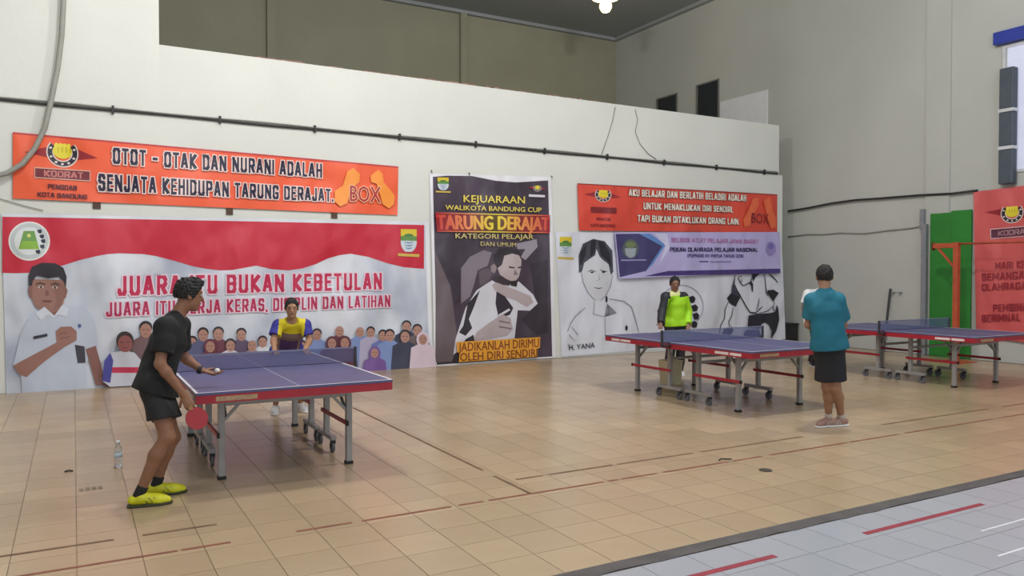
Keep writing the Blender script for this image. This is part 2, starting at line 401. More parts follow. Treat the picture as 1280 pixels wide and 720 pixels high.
for k in range(3): boxo('pad', (XR - 0.20, q1, zs[k] + 0.03), (XR - 0.045, q0, zs[k + 1] - 0.03), slate, e, 0.02)
for k in (1, 2): boxo('band', (XR - 0.205, q1 - 0.008, zs[k] - 0.029), (XR - 0.04, q0 + 0.008, zs[k] + 0.029), M('white_band', (206, 210, 212), 0.5), e)

# dark crate in the corner gap, bag by the wall, bin, bottle, floor marks
e = thing('black_cabinet', 'black low cabinet standing in the dark corner behind the players', 'cabinet', (14.5, 12.75, 0))
bk = M('black_laminate', (30, 30, 32), 0.5)
boxo('body', (14.26, 12.66, 0.0), (14.80, 13.16, 0.42), bk, e, 0.008); boxo('cabinet_top', (14.24, 12.64, 0.42), (14.82, 13.18, 0.45), bk, e, 0.006)
for k in (0, 1): boxo('door', (14.27 + k * 0.265, 12.648, 0.04), (14.525 + k * 0.265, 12.66, 0.40), bk, e, 0.003)

# ================================================================= FLOOR TAPE AND MARKS
redt = M('red_tape', (132, 78, 60), 0.6, var=0.2, scale=7); brown = M('brown_worn_tape', (112, 84, 62), 0.7, var=0.2, scale=7); crim = M('crimson_tape', (150, 44, 62), 0.55, var=0.12, scale=7)
def tape(label, segs, w, m, axis='x', c=0.0):
    if len(segs) > 1:
        e = thing('floor_tape', label, 'tape', ((segs[0][0] + segs[-1][1]) / 2, c, 0) if axis == 'x' else (c, (segs[0][0] + segs[-1][1]) / 2, 0), 'court tape')
        for a, b in segs: boxo('tape_piece', (a, c - w / 2, 0.0003) if axis == 'x' else (c - w / 2, a, 0.0003), (b, c + w / 2, 0.0016) if axis == 'x' else (c + w / 2, b, 0.0016), m, e)
        return e
    (a, b), = segs
    return tag(boxo('floor_tape', (a, c - w / 2, 0.0003), (b, c + w / 2, 0.0016), m), label, 'tape', 'court tape')
def sx(*us): return [onz(u, v).x for u, v in us]
l1 = [(-2, 0.20), (0.36, 0.80), (3.05, 3.30), (3.36, 4.0), (4.05, 4.9), (5.0, 6.35), (7.6, 9.6), (9.9, 13.5)]
l2 = [(-0.6, 0.52), (0.54, 0.82), (1.22, 1.58), (1.65, 2.3), (2.36, 2.55), (2.6, 3.62), (3.66, 3.76), (3.79, 4.15), (4.22, 4.95), (5.0, 5.35), (5.45, 6.5), (6.55, 7.3), (7.4, 9.0), (9.1, 13.6)]
tape('worn red tape line across the floor, the farther of two parallel lines', l1, 0.03, brown, 'x', 5.37)
tape('worn red tape line across the floor, the nearer of two parallel lines', l2, 0.03, redt, 'x', 4.97)
tape('dark tape line running back from the parallel lines past the left table', [(4.98, 5.55), (5.75, 9.2)], 0.028, brown, 'y', 2.95)
tape('crimson tape strip on the white tiles, the nearer one', [(2.1, 3.54)], 0.045, crim, 'x', 3.18)
tape('crimson tape strip on the white tiles with a short stub, the farther one', [(4.33, 5.62)], 0.042, crim, 'x', 3.175)
wt = M('white_tape', (232, 234, 238), 0.5)
for (u0, v0), (u1, v1), lab in (((1223, 663), (1300, 645), 'thin white tape line on the white tiles at the right edge, the farther one'), ((1247, 695), (1300, 679), 'thin white tape line on the white tiles at the right edge, the nearer one')):
    a, b = onz(u0, v0), onz(u1, v1); tape(lab, [(a.x, b.x)], 0.013, wt, 'x', (a.y + b.y) / 2)
bm = B(); p = onz(957, 588); lathe(bm, (p.x, p.y, 0.0004), [(0.055, 0), (0.05, 0.006), (0.03, 0.008)]); tag(obj('floor_plug', bm, M('dark_plug', (62, 56, 48), 0.6)), 'small dark round plug on the beige floor in front of the players', 'plug')
for (u, v), lab in (((905, 575), 'curled scrap of dark tape lying on the nearer red line'), ((86, 590), 'small dark scrap on the floor left of the boy in black')):
    p = onz(u, v); bm = B()
    tube(bm, [p + Vector((-0.06, 0.0, 0.004)), p + Vector((-0.02, 0.012, 0.012)), p + Vector((0.03, 0.0, 0.006)), p + Vector((0.07, -0.02, 0.004))] if u > 500 else [p + Vector((-0.03, 0, 0.006)), p + Vector((0, 0.006, 0.012)), p + Vector((0.03, 0, 0.005))], 0.006 if u > 500 else 0.008, 6)
    tag(obj('scrap', bm, M('dark_plug', (62, 56, 48))), lab, 'scrap')
p = onz(114, 611); bm = B()
for k in range(4): box(bm, (p.x - 0.08 + k * 0.042, p.y - 0.04, 0.0003), (p.x - 0.05 + k * 0.042, p.y + 0.04, 0.003))
tag(obj('floor_grate', bm, M('scuff', (128, 112, 92), 0.7)), 'small faint grate mark set in the floor left of the boy in black', 'grate')
# bottle
p = onz(148, 584)
e = thing('water_bottle', 'clear plastic water bottle standing on the floor behind the boy in black', 'bottle', (p.x, p.y, 0))
clr = M('clear_plastic', (235, 240, 244), 0.08, var=0, trans=0.92)
bm = B(); lathe(bm, p, [(0.024, 0.0), (0.031, 0.006), (0.031, 0.05), (0.029, 0.06), (0.031, 0.07), (0.031, 0.14), (0.026, 0.165), (0.013, 0.19), (0.013, 0.205)]); obj('bottle_body', bm, clr, e)
bm = B(); lathe(bm, p, [(0.015, 0.2055), (0.015, 0.225)]); obj('cap', bm, M('cap_white', (240, 242, 245), 0.4), e)
bm = B(); lathe(bm, p, [(0.0315, 0.085), (0.0315, 0.125)]); obj('sleeve_label', bm, M('pale_label', (190, 205, 215), 0.5), e)
# cream bin at the far end of the middle table
p = onz(845, 481)
e = thing('bin', 'cream plastic bin under the far end of the middle table', 'bin', (p.x, p.y + 0.12, 0))
cream = M('cream_plastic', (226, 216, 178), 0.5)
bm = B(); cx, cy = p.x, p.y + 0.12
vs = [bm.verts.new((cx + sx_ * w, cy + sy_ * w, z)) for w, z in ((0.105, 0), (0.125, 0.34), (0.118, 0.34), (0.098, 0.01)) for sx_, sy_ in ((-1, -1), (1, -1), (1, 1), (-1, 1))]
for r_ in range(3):
    for k in range(4): bm.faces.new([vs[r_ * 4 + k], vs[r_ * 4 + (k + 1) % 4], vs[r_ * 4 + 4 + (k + 1) % 4], vs[r_ * 4 + 4 + k]])
bm.faces.new(vs[0:4]); bm.faces.new(vs[12:16]); obj('bin_body', bm, cream, e)
bm = B()
for a, b in (((-1, -1), (1, -1)), ((1, -1), (1, 1)), ((1, 1), (-1, 1)), ((-1, 1), (-1, -1))): bar(bm, (cx + a[0] * 0.125, cy + a[1] * 0.125, 0.345), (cx + b[0] * 0.125, cy + b[1] * 0.125, 0.345), 0.016, 0.012)
obj('rim', bm, cream, e)

# ================================================================= TABLE TENNIS TABLES
TOP = 0.76
topm = M('blue_table_top', (80, 82, 122), 0.48, var=0.04, scale=3)
topw = M('table_line_white', (214, 212, 220), 0.45, var=0.03)
redm = M('red_apron_paint', (158, 30, 46), 0.45, var=0.06)
legm = M('grey_leg_paint', (150, 148, 146), 0.42, 0.25, var=0.05)
darkm = M('dark_steel', (58, 58, 62), 0.5, 0.3)
foot = M('black_foot', (24, 22, 24), 0.6)
wheelm = M('grey_wheel', (92, 94, 98), 0.55)
netm = M('net_mesh', (96, 102, 142), 0.8, var=0.05, alpha=0.42)
stick = M('sticker_white', (222, 210, 208), 0.5, var=0.12, scale=60)
goldst = M('sticker_gold', (168, 140, 108), 0.5, var=0.2, scale=60)

def make_table(cx, cy):
    e = thing('table_tennis_table', None, 'table', (cx, cy, 0))
    def T(p): return (cx + p[0], cy + p[1], p[2])
    def bx(name, lo, hi, m, par=None, bev=0.0): return boxo(name, T([min(a, b) for a, b in zip(lo, hi)]), T([max(a, b) for a, b in zip(lo, hi)]), m, par or e, bev)
    HW, HL = 0.7625, 1.37
    for s in (-1, 1):
        y0, y1 = s * 0.004, s * HL
        tt = bx('tabletop', (-HW, y0, TOP - 0.02), (HW, y1, TOP), topm, None, 0.003)
        bm = B()
        for lo, hi in (((-HW, y0), (-HW + 0.02, y1)), ((HW - 0.02, y0), (HW, y1)), ((-HW + 0.02, s * (HL - 0.02)), (HW - 0.02, y1)), ((-0.002, y0), (0.002, s * (HL - 0.02)))):
            a = T((min(lo[0], hi[0]), min(lo[1], hi[1]), TOP + 0.0002)); b = T((max(lo[0], hi[0]), max(lo[1], hi[1]), TOP + 0.0012)); box(bm, a, b)
        obj('boundary_line', bm, topw, tt)
        bm = B(); d = 0.062; t = 0.03; zt = TOP - 0.0205; ys, ye = s * 0.012, s * (HL - 0.003)
        for lo, hi in (((-HW + 0.003, ys), (-HW + t, ye)), ((HW - t, ys), (HW - 0.003, ye)), ((-HW + t, s * (HL - t)), (HW - t, ye)), ((-HW + t, ys), (HW - t, s * 0.04))):
            box(bm, T((lo[0], min(lo[1], hi[1]), zt - d)), T((hi[0], max(lo[1], hi[1]), zt)))
        ap = obj('apron', bm, redm, e)
        bx('sticker', (-HW + 0.001, s * 0.80, zt - 0.046), (-HW + 0.0028, s * 1.02, zt - 0.016), stick, ap)
        bx('sticker', (-HW + 0.001, s * 1.04, zt - 0.046), (-HW + 0.0028, s * 1.22, zt - 0.016), stick, ap)
        bx('sticker', (-HW + 0.14, s * (HL - 0.0028), zt - 0.05), (-HW + 0.44, s * (HL - 0.001), zt - 0.014), goldst, ap)
        # underside rails
        for x in (-0.52, 0.52): bx('rail', (x - 0.02, s * 0.05, TOP - 0.06), (x + 0.02, s * (HL - 0.06), TOP - 0.0215), darkm)
        for x in (-0.52, 0.52):
            ye = s * 0.94
            lg = bx('leg', (x - 0.025, ye - 0.025, 0.02), (x + 0.025, ye + 0.025, TOP - 0.061), legm, None, 0.004)
            bx('foot_cap', (x - 0.032, ye - 0.032, 0.0), (x + 0.032, ye + 0.032, 0.028), foot, lg, 0.004)
            bm = B(); bar(bm, T((x * 0.93, ye - s * 0.02, 0.50)), T((x * 0.93, ye - s * 0.24, TOP - 0.06)), 0.022, 0.022); obj('strut', bm, legm, e)
            bm = B(); bar(bm, T((x * 0.95, ye, 0.47)), T((x * 0.55, ye, TOP - 0.06)), 0.022, 0.022); obj('strut', bm, legm, e)
            yi = s * 0.27
            lg = bx('leg', (x - 0.025, yi - 0.025, 0.155), (x + 0.025, yi + 0.025, TOP - 0.061), legm, None, 0.004)
            bx('carriage_beam', (x - 0.025, yi - 0.23, 0.115), (x + 0.025, yi + 0.23, 0.155), legm, None, 0.004)
            bx('brace', (x - 0.043, yi - s * 0.05, 0.345), (x - 0.0255, ye + s * 0.06, 0.38), redm, None, 0.003)
            bx('brace_cap', (x - 0.045, ye + s * 0.0605, 0.342), (x - 0.0235, ye + s * 0.085, 0.383), foot)
            for q in (-0.2, 0.2):
                bm = B(); box(bm, T((x - 0.02, yi + q - 0.02, 0.085)), T((x - 0.014, yi + q + 0.02, 0.114))); box(bm, T((x + 0.014, yi + q - 0.02, 0.085)), T((x + 0.02, yi + q + 0.02, 0.114)))
                box(bm, T((x - 0.02, yi + q - 0.02, 0.103)), T((x + 0.02, yi + q + 0.02, 0.1145)))
                bar(bm, T((x - 0.017, yi + q, 0.1)), T((x - 0.017, yi + q + 0.02, 0.05)), 0.022, 0.006); bar(bm, T((x + 0.017, yi + q, 0.1)), T((x + 0.017, yi + q + 0.02, 0.05)), 0.022, 0.006)
                fk = obj('caster', bm, darkm, e)
                bm = B(); tube(bm, [T((x - 0.0125, yi + q + 0.02, 0.05)), T((x + 0.0125, yi + q + 0.02, 0.05))], 0.05, 18); obj('wheel', bm, wheelm, fk)
        bx('crossbar', (-0.4945, s * 0.94 - 0.018, 0.585), (0.4945, s * 0.94 + 0.018, 0.625), legm, None, 0.003)
        bx('crossbar', (-0.4945, s * 0.27 - 0.015, 0.50), (0.4945, s * 0.27 + 0.015, 0.535), legm, None, 0.003)
    nt = bx('net', (-HW - 0.11, -0.001, TOP + 0.006), (HW + 0.11, 0.001, TOP + 0.14), netm)
    bx('net_tape', (-HW - 0.11, -0.003, TOP + 0.1405), (HW + 0.11, 0.003, TOP + 0.1525), M('net_tape', (120, 124, 150), 0.7), nt)
    bx('net_cord', (-HW - 0.11, -0.002, TOP + 0.001), (HW + 0.11, 0.002, TOP + 0.0055), M('net_cord', (30, 32, 50), 0.7), nt)
    for q in (-1, 1):
        ps = bx('net_post', (q * (HW + 0.111), -0.014, TOP - 0.06), (q * (HW + 0.135), 0.014, TOP + 0.155), darkm, nt, 0.003)
        bx('net_clamp', (q * (HW + 0.004), -0.035, TOP - 0.058), (q * (HW + 0.1105), 0.035, TOP - 0.03), darkm, nt, 0.004)
        bx('clamp_screw', (q * (HW - 0.05), -0.01, TOP - 0.13), (q * (HW - 0.034), 0.01, TOP - 0.085), steel, nt)
    return e
t1 = make_table(0.77 + 0.7625, 6.10 + 1.37)
tag(t1, 'blue table tennis table with red apron at the left between the two boys', 'table', 'table tennis tables')
t2 = copy_tree(t1, None, (5.80, 0.16, 0)); t2['label'] = 'blue table tennis table in the middle in front of the man in lime green'
t3 = copy_tree(t1, None, (9.93, 0.07, 0)); t3['label'] = 'blue table tennis table at the right in front of the green board'
# bag under the wall behind the right table
p = onz(1224, 447)
e = thing('gym_bag', 'black gym bag on the floor behind the right table', 'bag', (p.x, p.y + 0.2, 0))
cx, cy = p.x + 0.05, p.y + 0.2
bm = B()
tube(bm, [(cx - 0.26, cy, 0.12), (cx - 0.24, cy, 0.125), (cx - 0.12, cy, 0.135), (cx + 0.1, cy, 0.13), (cx + 0.24, cy, 0.125), (cx + 0.26, cy, 0.12)], [0.08, 0.115, 0.125, 0.125, 0.11, 0.07], 16)
for v in bm.verts: v.co.z = max(v.co.z, 0.0)
obj('bag_body', bm, M('black_nylon', (30, 30, 34), 0.6, bump=0.004, bscale=20), e)
for dy in (-0.08, 0.08):
    bm = B(); tube(bm, [(cx - 0.13, cy + dy, 0.2), (cx - 0.09, cy + dy, 0.31), (cx, cy + dy * 0.8, 0.35), (cx + 0.09, cy + dy, 0.31), (cx + 0.13, cy + dy, 0.2)], 0.012, 8); obj('handle', bm, M('black_nylon', (30, 30, 34)), e)

# ================================================================= BANNERS
class Sheet:
    """a printed vinyl sheet on a wall; art is given in photo pixels that are turned into wall metres"""
    def __init__(s, name, label, corners, m, side='back', off=0.02, amp=0.006, seed=0, cat='banner', nu=40, nv=20):
        s.side, s.off, s.amp, s.seed, s.k = side, off, amp, seed, 0
        cs = [s.st(*c) for c in corners]
        a = [sum(c[0] for c in cs) / 4, min(c[1] for c in cs)]
        s.e = thing(name, label, cat, s.p3(a[0], a[1], 0, flat=True))
        bm = B(); g = []
        for j in range(nv + 1):
            row = []
            for i in range(nu + 1):
                f, h = i / nu, j / nv
                x = (cs[0][0] * (1 - f) + cs[1][0] * f) * (1 - h) + (cs[3][0] * (1 - f) + cs[2][0] * f) * h
                z = (cs[0][1] * (1 - f) + cs[1][1] * f) * (1 - h) + (cs[3][1] * (1 - f) + cs[2][1] * f) * h
                row.append(bm.verts.new(s.p3(x, z, 0)))
            g.append(row)
        for j in range(nv):
            for i in range(nu): bm.faces.new((g[j][i], g[j + 1][i], g[j + 1][i + 1], g[j][i + 1])).smooth = True
        s.sheet = obj('sheet', bm, m, s.e)
    def st(s, u, v):
        if s.side == 'back': p = onY(u, v, YB - s.off); return (p.x, p.z)
        p = onX(u, v, XR - s.off); return (p.y, p.z)
    def wave(s, x, z):
        q = s.seed
        return s.amp * (math.sin(1.9 * x + q + 0.8 * z) * 0.6 + 0.4 * math.sin(3.3 * x - 1.7 * z + 2 * q))
    def p3(s, x, z, layer, flat=False):
        d = s.off + (0 if flat else s.wave(x, z)) + layer * 0.0013
        return (x, YB - d, z) if s.side == 'back' else (XR - d, x, z)
    def finish(s, bm2, name, mats, layer, parent=None):
        # bm2 has (s, t, 0); cut to a grid and lay on the wavy sheet
        xs = [v.co.x for v in bm2.verts]; zs = [v.co.y for v in bm2.verts]
        st = 0.16
        for k in range(math.ceil(min(xs) / st), math.floor(max(xs) / st) + 1):
            bmesh.ops.bisect_plane(bm2, geom=bm2.verts[:] + bm2.edges[:] + bm2.faces[:], plane_co=(k * st, 0, 0), plane_no=(1, 0, 0))
        for k in range(math.ceil(min(zs) / st), math.floor(max(zs) / st) + 1):
            bmesh.ops.bisect_plane(bm2, geom=bm2.verts[:] + bm2.edges[:] + bm2.faces[:], plane_co=(0, k * st, 0), plane_no=(0, 1, 0))
        for v in bm2.verts:
            v.co = s.p3(v.co.x, v.co.y, layer + v.co.z)
        me = bpy.data.meshes.new(name); bm2.to_mesh(me); bm2.free()
        return link(name, me, mats, parent or s.sheet)
    def art(s, name, shapes, layer=None, parent=None):
        """shapes: list of (pixel points, rgb or material); later ones lie over earlier ones"""
        bm = B(); mats = []
        if layer is None: layer = s.k + 1
        for n, (pts, col) in enumerate(shapes):
            m = col if isinstance(col, bpy.types.Material) else PM(col)
            if m not in mats: mats.append(m)
            vs = [bm.verts.new((*s.st(u, v), n * 0.35)) for u, v in pts]
            try: f = bm.faces.new(vs)
            except ValueError: continue
            f.material_index = mats.index(m)
        bmesh.ops.triangulate(bm, faces=bm.faces[:])
        s.k = max(s.k, layer + 0.35 * len(shapes))
        return s.finish(bm, name, mats, layer, parent)
    def text(s, body, quad, col, outline=None, bold=0.015, olw=0.045, layer=None):
        TL, TR, BR, BL = [s.st(*q) for q in quad]
        cu = bpy.data.curves.new('t', 'FONT'); cu.body = body; cu.resolution_u = 2; cu.fill_mode = 'FRONT'
        ob = bpy.data.objects.new('t', cu); me0 = ob.to_mesh()
        vs0 = [tuple(v.co) for v in me0.vertices]; fs0 = [tuple(p.vertices) for p in me0.polygons]; ob.to_mesh_clear()
        bpy.data.objects.remove(ob); bpy.data.curves.remove(cu)
        x0 = min(v[0] for v in vs0); x1 = max(v[0] for v in vs0); y0 = 0.0; y1 = max(v[1] for v in vs0)
        base = s.k + 1 if layer is None else layer
        hgt = abs(TL[1] - BL[1])
        for rad, cnt, c, l in ((bold + olw, 12, outline, base), (bold, 6 if bold > 0.004 else 0, col, base + 0.6)):
            if c is None: continue
            # word of each glyph corner, by the gaps along the line
            wid = sorted((min(vs0[q][0] for q in fc), max(vs0[q][0] for q in fc)) for fc in fs0); cuts = []; hi_x = wid[0][1]
            for a_, b_ in wid:
                if a_ - hi_x > 0.17: cuts.append((a_ + hi_x) / 2)
                hi_x = max(hi_x, b_)
            bw = [B() for _ in range(len(cuts) + 1)]
            for k in range(-1 if rad <= bold else 0, cnt):
                ox = oy = 0.0
                if k >= 0: ox = math.cos(2 * math.pi * k / cnt) * rad * hgt * 1.4; oy = math.sin(2 * math.pi * k / cnt) * rad * hgt * (1.4 if rad > bold else 0.7)
                nv = []
                for vx, vy, _ in vs0:
                    f = (vx - x0) / (x1 - x0); h = (vy - y0) / (y1 - y0)
                    lo = (BL[0] * (1 - f) + BR[0] * f, BL[1] * (1 - f) + BR[1] * f); hi = (TL[0] * (1 - f) + TR[0] * f, TL[1] * (1 - f) + TR[1] * f)
                    nv.append((sum(vx > q for q in cuts), (lo[0] * (1 - h) + hi[0] * h + ox, lo[1] * (1 - h) + hi[1] * h + oy, k * 0.004)))
                vv = [bw[wi].verts.new(p_) for wi, p_ in nv]
                for fc in fs0:
                    try: bw[nv[fc[0]][0]].faces.new([vv[q] for q in fc])
                    except ValueError: pass
            m = c if isinstance(c, bpy.types.Material) else PM(c)
            for b in bw: s.finish(b, 'lettering', [m], l)
        s.k = max(s.k, base + 1) if layer is None else s.k
def _glyphs():
    c = 0.17
    O = [(c, 0), (1 - c, 0), (1, c), (1, 1 - c), (1 - c, 1), (c, 1), (0, 1 - c), (0, c), (c, 0)]
    G = {'A': (1, [[(0, 0), (0.42, 1), (0.58, 1), (1, 0)], [(0.2, 0.3), (0.8, 0.3)]]), 'B': (.95, [[(0, 0), (0, 1), (1 - c, 1), (1, 1 - c), (1, 0.6), (1 - c, 0.52), (1, 0.42), (1, c), (1 - c, 0), (0, 0)], [(0, 0.52), (1 - c, 0.52)]]),
         'C': (.92, [[(1, 0.3), (1, c), (1 - c, 0), (c, 0), (0, c), (0, 1 - c), (c, 1), (1 - c, 1), (1, 1 - c), (1, 0.7)]]), 'D': (.95, [[(0, 0), (0, 1), (1 - c * 1.4, 1), (1, 1 - c), (1, c), (1 - c * 1.4, 0), (0, 0)]]),
         'E': (.8, [[(1, 0), (0, 0), (0, 1), (1, 1)], [(0, 0.52), (0.85, 0.52)]]), 'F': (.78, [[(0, 0), (0, 1), (1, 1)], [(0, 0.5), (0.85, 0.5)]]),
         'G': (.95, [[(0.6, 0.42), (1, 0.42), (1, c), (1 - c, 0), (c, 0), (0, c), (0, 1 - c), (c, 1), (1 - c, 1), (1, 1 - c), (1, 0.82)]]), 'H': (.95, [[(0, 0), (0, 1)], [(1, 0), (1, 1)], [(0, 0.52), (1, 0.52)]]),
         'I': (.24, [[(0.5, 0), (0.5, 1)]]), 'J': (.8, [[(0, 0.25), (0, c), (c, 0), (1 - c, 0), (1, c), (1, 1)]]), 'K': (.98, [[(0, 0), (0, 1)], [(1, 1), (0.1, 0.48), (1, 0)]]), 'L': (.76, [[(0, 1), (0, 0), (1, 0)]]),
         'M': (1.25, [[(0, 0), (0, 1), (0.5, 0.3), (1, 1), (1, 0)]]), 'N': (1.0, [[(0, 0), (0, 1), (1, 0), (1, 1)]]), 'O': (.95, [O]), 'P': (.92, [[(0, 0), (0, 1), (1 - c, 1), (1, 1 - c), (1, 0.58), (1 - c, 0.45), (0, 0.45)]]),
         'R': (.95, [[(0, 0), (0, 1), (1 - c, 1), (1, 1 - c), (1, 0.6), (1 - c, 0.47), (0, 0.47)], [(0.5, 0.47), (1, 0)]]), 'S': (.9, [[(0, 0.19), (0, c), (c, 0), (1 - c, 0), (1, c), (1, 0.4), (1 - c, 0.52), (c, 0.52), (0, 0.64), (0, 1 - c), (c, 1), (1 - c, 1), (1, 1 - c), (1, 0.81)]]),
         'T': (.88, [[(0, 1), (1, 1)], [(0.5, 0), (0.5, 1)]]), 'U': (.95, [[(0, 1), (0, c), (c, 0), (1 - c, 0), (1, c), (1, 1)]]), 'V': (.95, [[(0, 1), (0.5, 0), (1, 1)]]), 'W': (1.35, [[(0, 1), (0.25, 0), (0.5, 0.8), (0.75, 0), (1, 1)]]),
         'X': (.95, [[(0, 0), (1, 1)], [(0, 1), (1, 0)]]), 'Y': (.95, [[(0, 1), (0.5, 0.5), (1, 1)], [(0.5, 0.5), (0.5, 0)]]), '.': (.2, [[(0.5, 0), (0.5, 0.04)]]), ',': (.2, [[(0.6, 0.04), (0.4, -0.12)]]), '\u2013': (.7, [[(0, 0.48), (1, 0.48)]]),
         '(': (.4, [[(1, 1.1), (0, 0.8), (0, 0.2), (1, -0.1)]]), ')': (.4, [[(0, 1.1), (1, 0.8), (1, 0.2), (0, -0.1)]]), '0': (.9, [O]), '1': (.4, [[(0, 0.8), (1, 1), (1, 0)]]), '2': (.9, [[(0, 0.75), (0, 1 - c), (c, 1), (1 - c, 1), (1, 1 - c), (1, 0.6), (0, 0), (1, 0)]]),
         '9': (.9, [[(0, c), (c, 0), (1 - c, 0), (1, c), (1, 1 - c), (1 - c, 1), (c, 1), (0, 1 - c), (0, 0.55), (c, 0.45), (1, 0.45)]])}
    return G
GLY = _glyphs()
def block(sh, body, quad, col, outline=None, stroke_=0.19, olw=0.07, gap=0.42):
    """squared heavy capitals fitted to a pixel quad"""
    TL, TR, BR, BL = [sh.st(*q) for q in quad]
    H = (abs(TL[1] - BL[1]) + abs(TR[1] - BR[1])) / 2; W_ = abs(BR[0] - BL[0]); sg = 1 if BR[0] > BL[0] else -1
    t = stroke_ * H
    units = sum(0.40 if ch == ' ' else GLY[ch][0] for ch in body)
    ngap = len(body) - 1
    g_ = t * gap; un = (W_ - ngap * g_) / units
    tx = min(t, un * 0.30)
    base = sh.k + 1
    for th, c, l in ((olw * H, outline, base), (0.0, col, base + 0.6)):
        if c is None: continue
        x = 0.0; words = [B()]; m = c if isinstance(c, bpy.types.Material) else PM(c)
        def add(pts):
            b = words[-1]
            vs = []
            for px, py in pts:
                f = px / W_; h = py / H
                lo = (BL[0] * (1 - f) + BR[0] * f, BL[1] * (1 - f) + BR[1] * f); hi = (TL[0] * (1 - f) + TR[0] * f, TL[1] * (1 - f) + TR[1] * f)
                vs.append(b.verts.new((lo[0] * (1 - h) + hi[0] * h, lo[1] * (1 - h) + hi[1] * h, 0)))
            b.faces.new(vs)
        for ch in body:
            w = un * (0.40 if ch == ' ' else GLY[ch][0])
            if ch != ' ':
                hx, hy = tx / 2, min(t, 0.2 * H) / 2 * 0.9
                for pl in GLY[ch][1]:
                    P_ = [(x + hx + px * (w - 2 * hx), hy + py * (H - 2 * hy)) for px, py in pl]
                    for (ax, ay), (bx_, by_) in zip(P_, P_[1:]):
                        dx, dy = bx_ - ax, by_ - ay; L = math.hypot(dx, dy) or 1e-6; dx, dy = dx / L, dy / L
                        ho = abs(dy) * hx + abs(dx) * hy + th; ex = (abs(dx) * hx + abs(dy) * hy) * (1.0 if min(abs(dx), abs(dy)) < 0.05 else 0.45) + th
                        add([(ax - dx * ex - dy * ho, ay - dy * ex + dx * ho), (ax - dx * ex + dy * ho, ay - dy * ex - dx * ho), (bx_ + dx * ex + dy * ho, by_ + dy * ex - dx * ho), (bx_ + dx * ex - dy * ho, by_ + dy * ex + dx * ho)])
            else: words.append(B())
            x += w + g_
        for b in words: sh.finish(b, 'lettering', [m], l)
    sh.k = base + 1
def ell(cu, cv, ru, rv, n=20, a0=0, a1=360, skew=0.0):
    return [(cu + ru * math.cos(math.radians(a0 + (a1 - a0) * k / n)), cv + rv * math.sin(math.radians(a0 + (a1 - a0) * k / n)) + skew * ru * math.cos(math.radians(a0 + (a1 - a0) * k / n))) for k in range(n if a1 - a0 == 360 else n + 1)]
def stroke(pts, w):
    L, Rr = [], []
    for i, p in enumerate(pts):
        a = pts[max(i - 1, 0)]; b = pts[min(i + 1, len(pts) - 1)]
        d = math.hypot(b[0] - a[0], b[1] - a[1]) or 1; nx, ny = -(b[1] - a[1]) / d, (b[0] - a[0]) / d
        ww = w / 2 * (0.6 if i in (0, len(pts) - 1) else 1)
        L.append((p[0] + nx * ww, p[1] + ny * ww)); Rr.append((p[0] - nx * ww, p[1] - ny * ww))
    return L + Rr[::-1]
def crop(pts, ox, oy, sc): return [(ox + x / sc, oy + y / sc) for x, y in pts]
def emblem(sh, cu, cv, r, sk=0.06):
    """horseshoe around a yellow fist with red spear points"""
    def horse(ro, ri):
        a = ell(cu, cv, ro * 1.1, ro, 18, -40, 220, sk); b = ell(cu, cv, ri * 1.1, ri, 18, -40, 220, sk); return a + b[::-1]
    shapes = [([(cu - 2.8 * r, cv - 0.05 * r), (cu - r, cv - 0.45 * r), (cu - 0.4 * r, cv), (cu - r, cv + 0.35 * r)], (150, 40, 48)),
              ([(cu + 2.6 * r, cv + 0.4 * r), (cu + r, cv - 0.3 * r), (cu + 0.4 * r, cv), (cu + r, cv + 0.55 * r)], (150, 40, 48)),
              (horse(1.08, 0.60), (226, 214, 206)), (horse(1.0, 0.68), (44, 34, 50))]
    for a in (-20, 25, 60, 90, 120, 155, 200):
        q = math.radians(a); shapes.append((ell(cu + 0.84 * 1.1 * r * math.cos(q), cv + 0.84 * r * math.sin(q) + sk * r * math.cos(q), 0.11 * r, 0.08 * r, 8), (226, 214, 206)))
    shapes = [(p if not (n in (2, 3)) else [(cu + (x - cu) * r, cv + (y - cv) * r) for x, y in p], c) for n, (p, c) in enumerate(shapes)]
    shapes.append((ell(cu, cv - 0.1 * r, 0.72 * r, 0.55 * r, 16, skew=sk), (222, 206, 48)))
    for k in (-0.45, -0.15, 0.15, 0.45):
        shapes.append((ell(cu + k * r, cv - 0.5 * r + sk * k * r, 0.17 * r, 0.2 * r, 8), (230, 214, 60)))
        shapes.append((stroke([(cu + (k + 0.15) * r, cv - 0.5 * r), (cu + (k + 0.14) * r, cv)], 0.05 * r), (120, 96, 24)))
    sh.art('emblem', shapes)
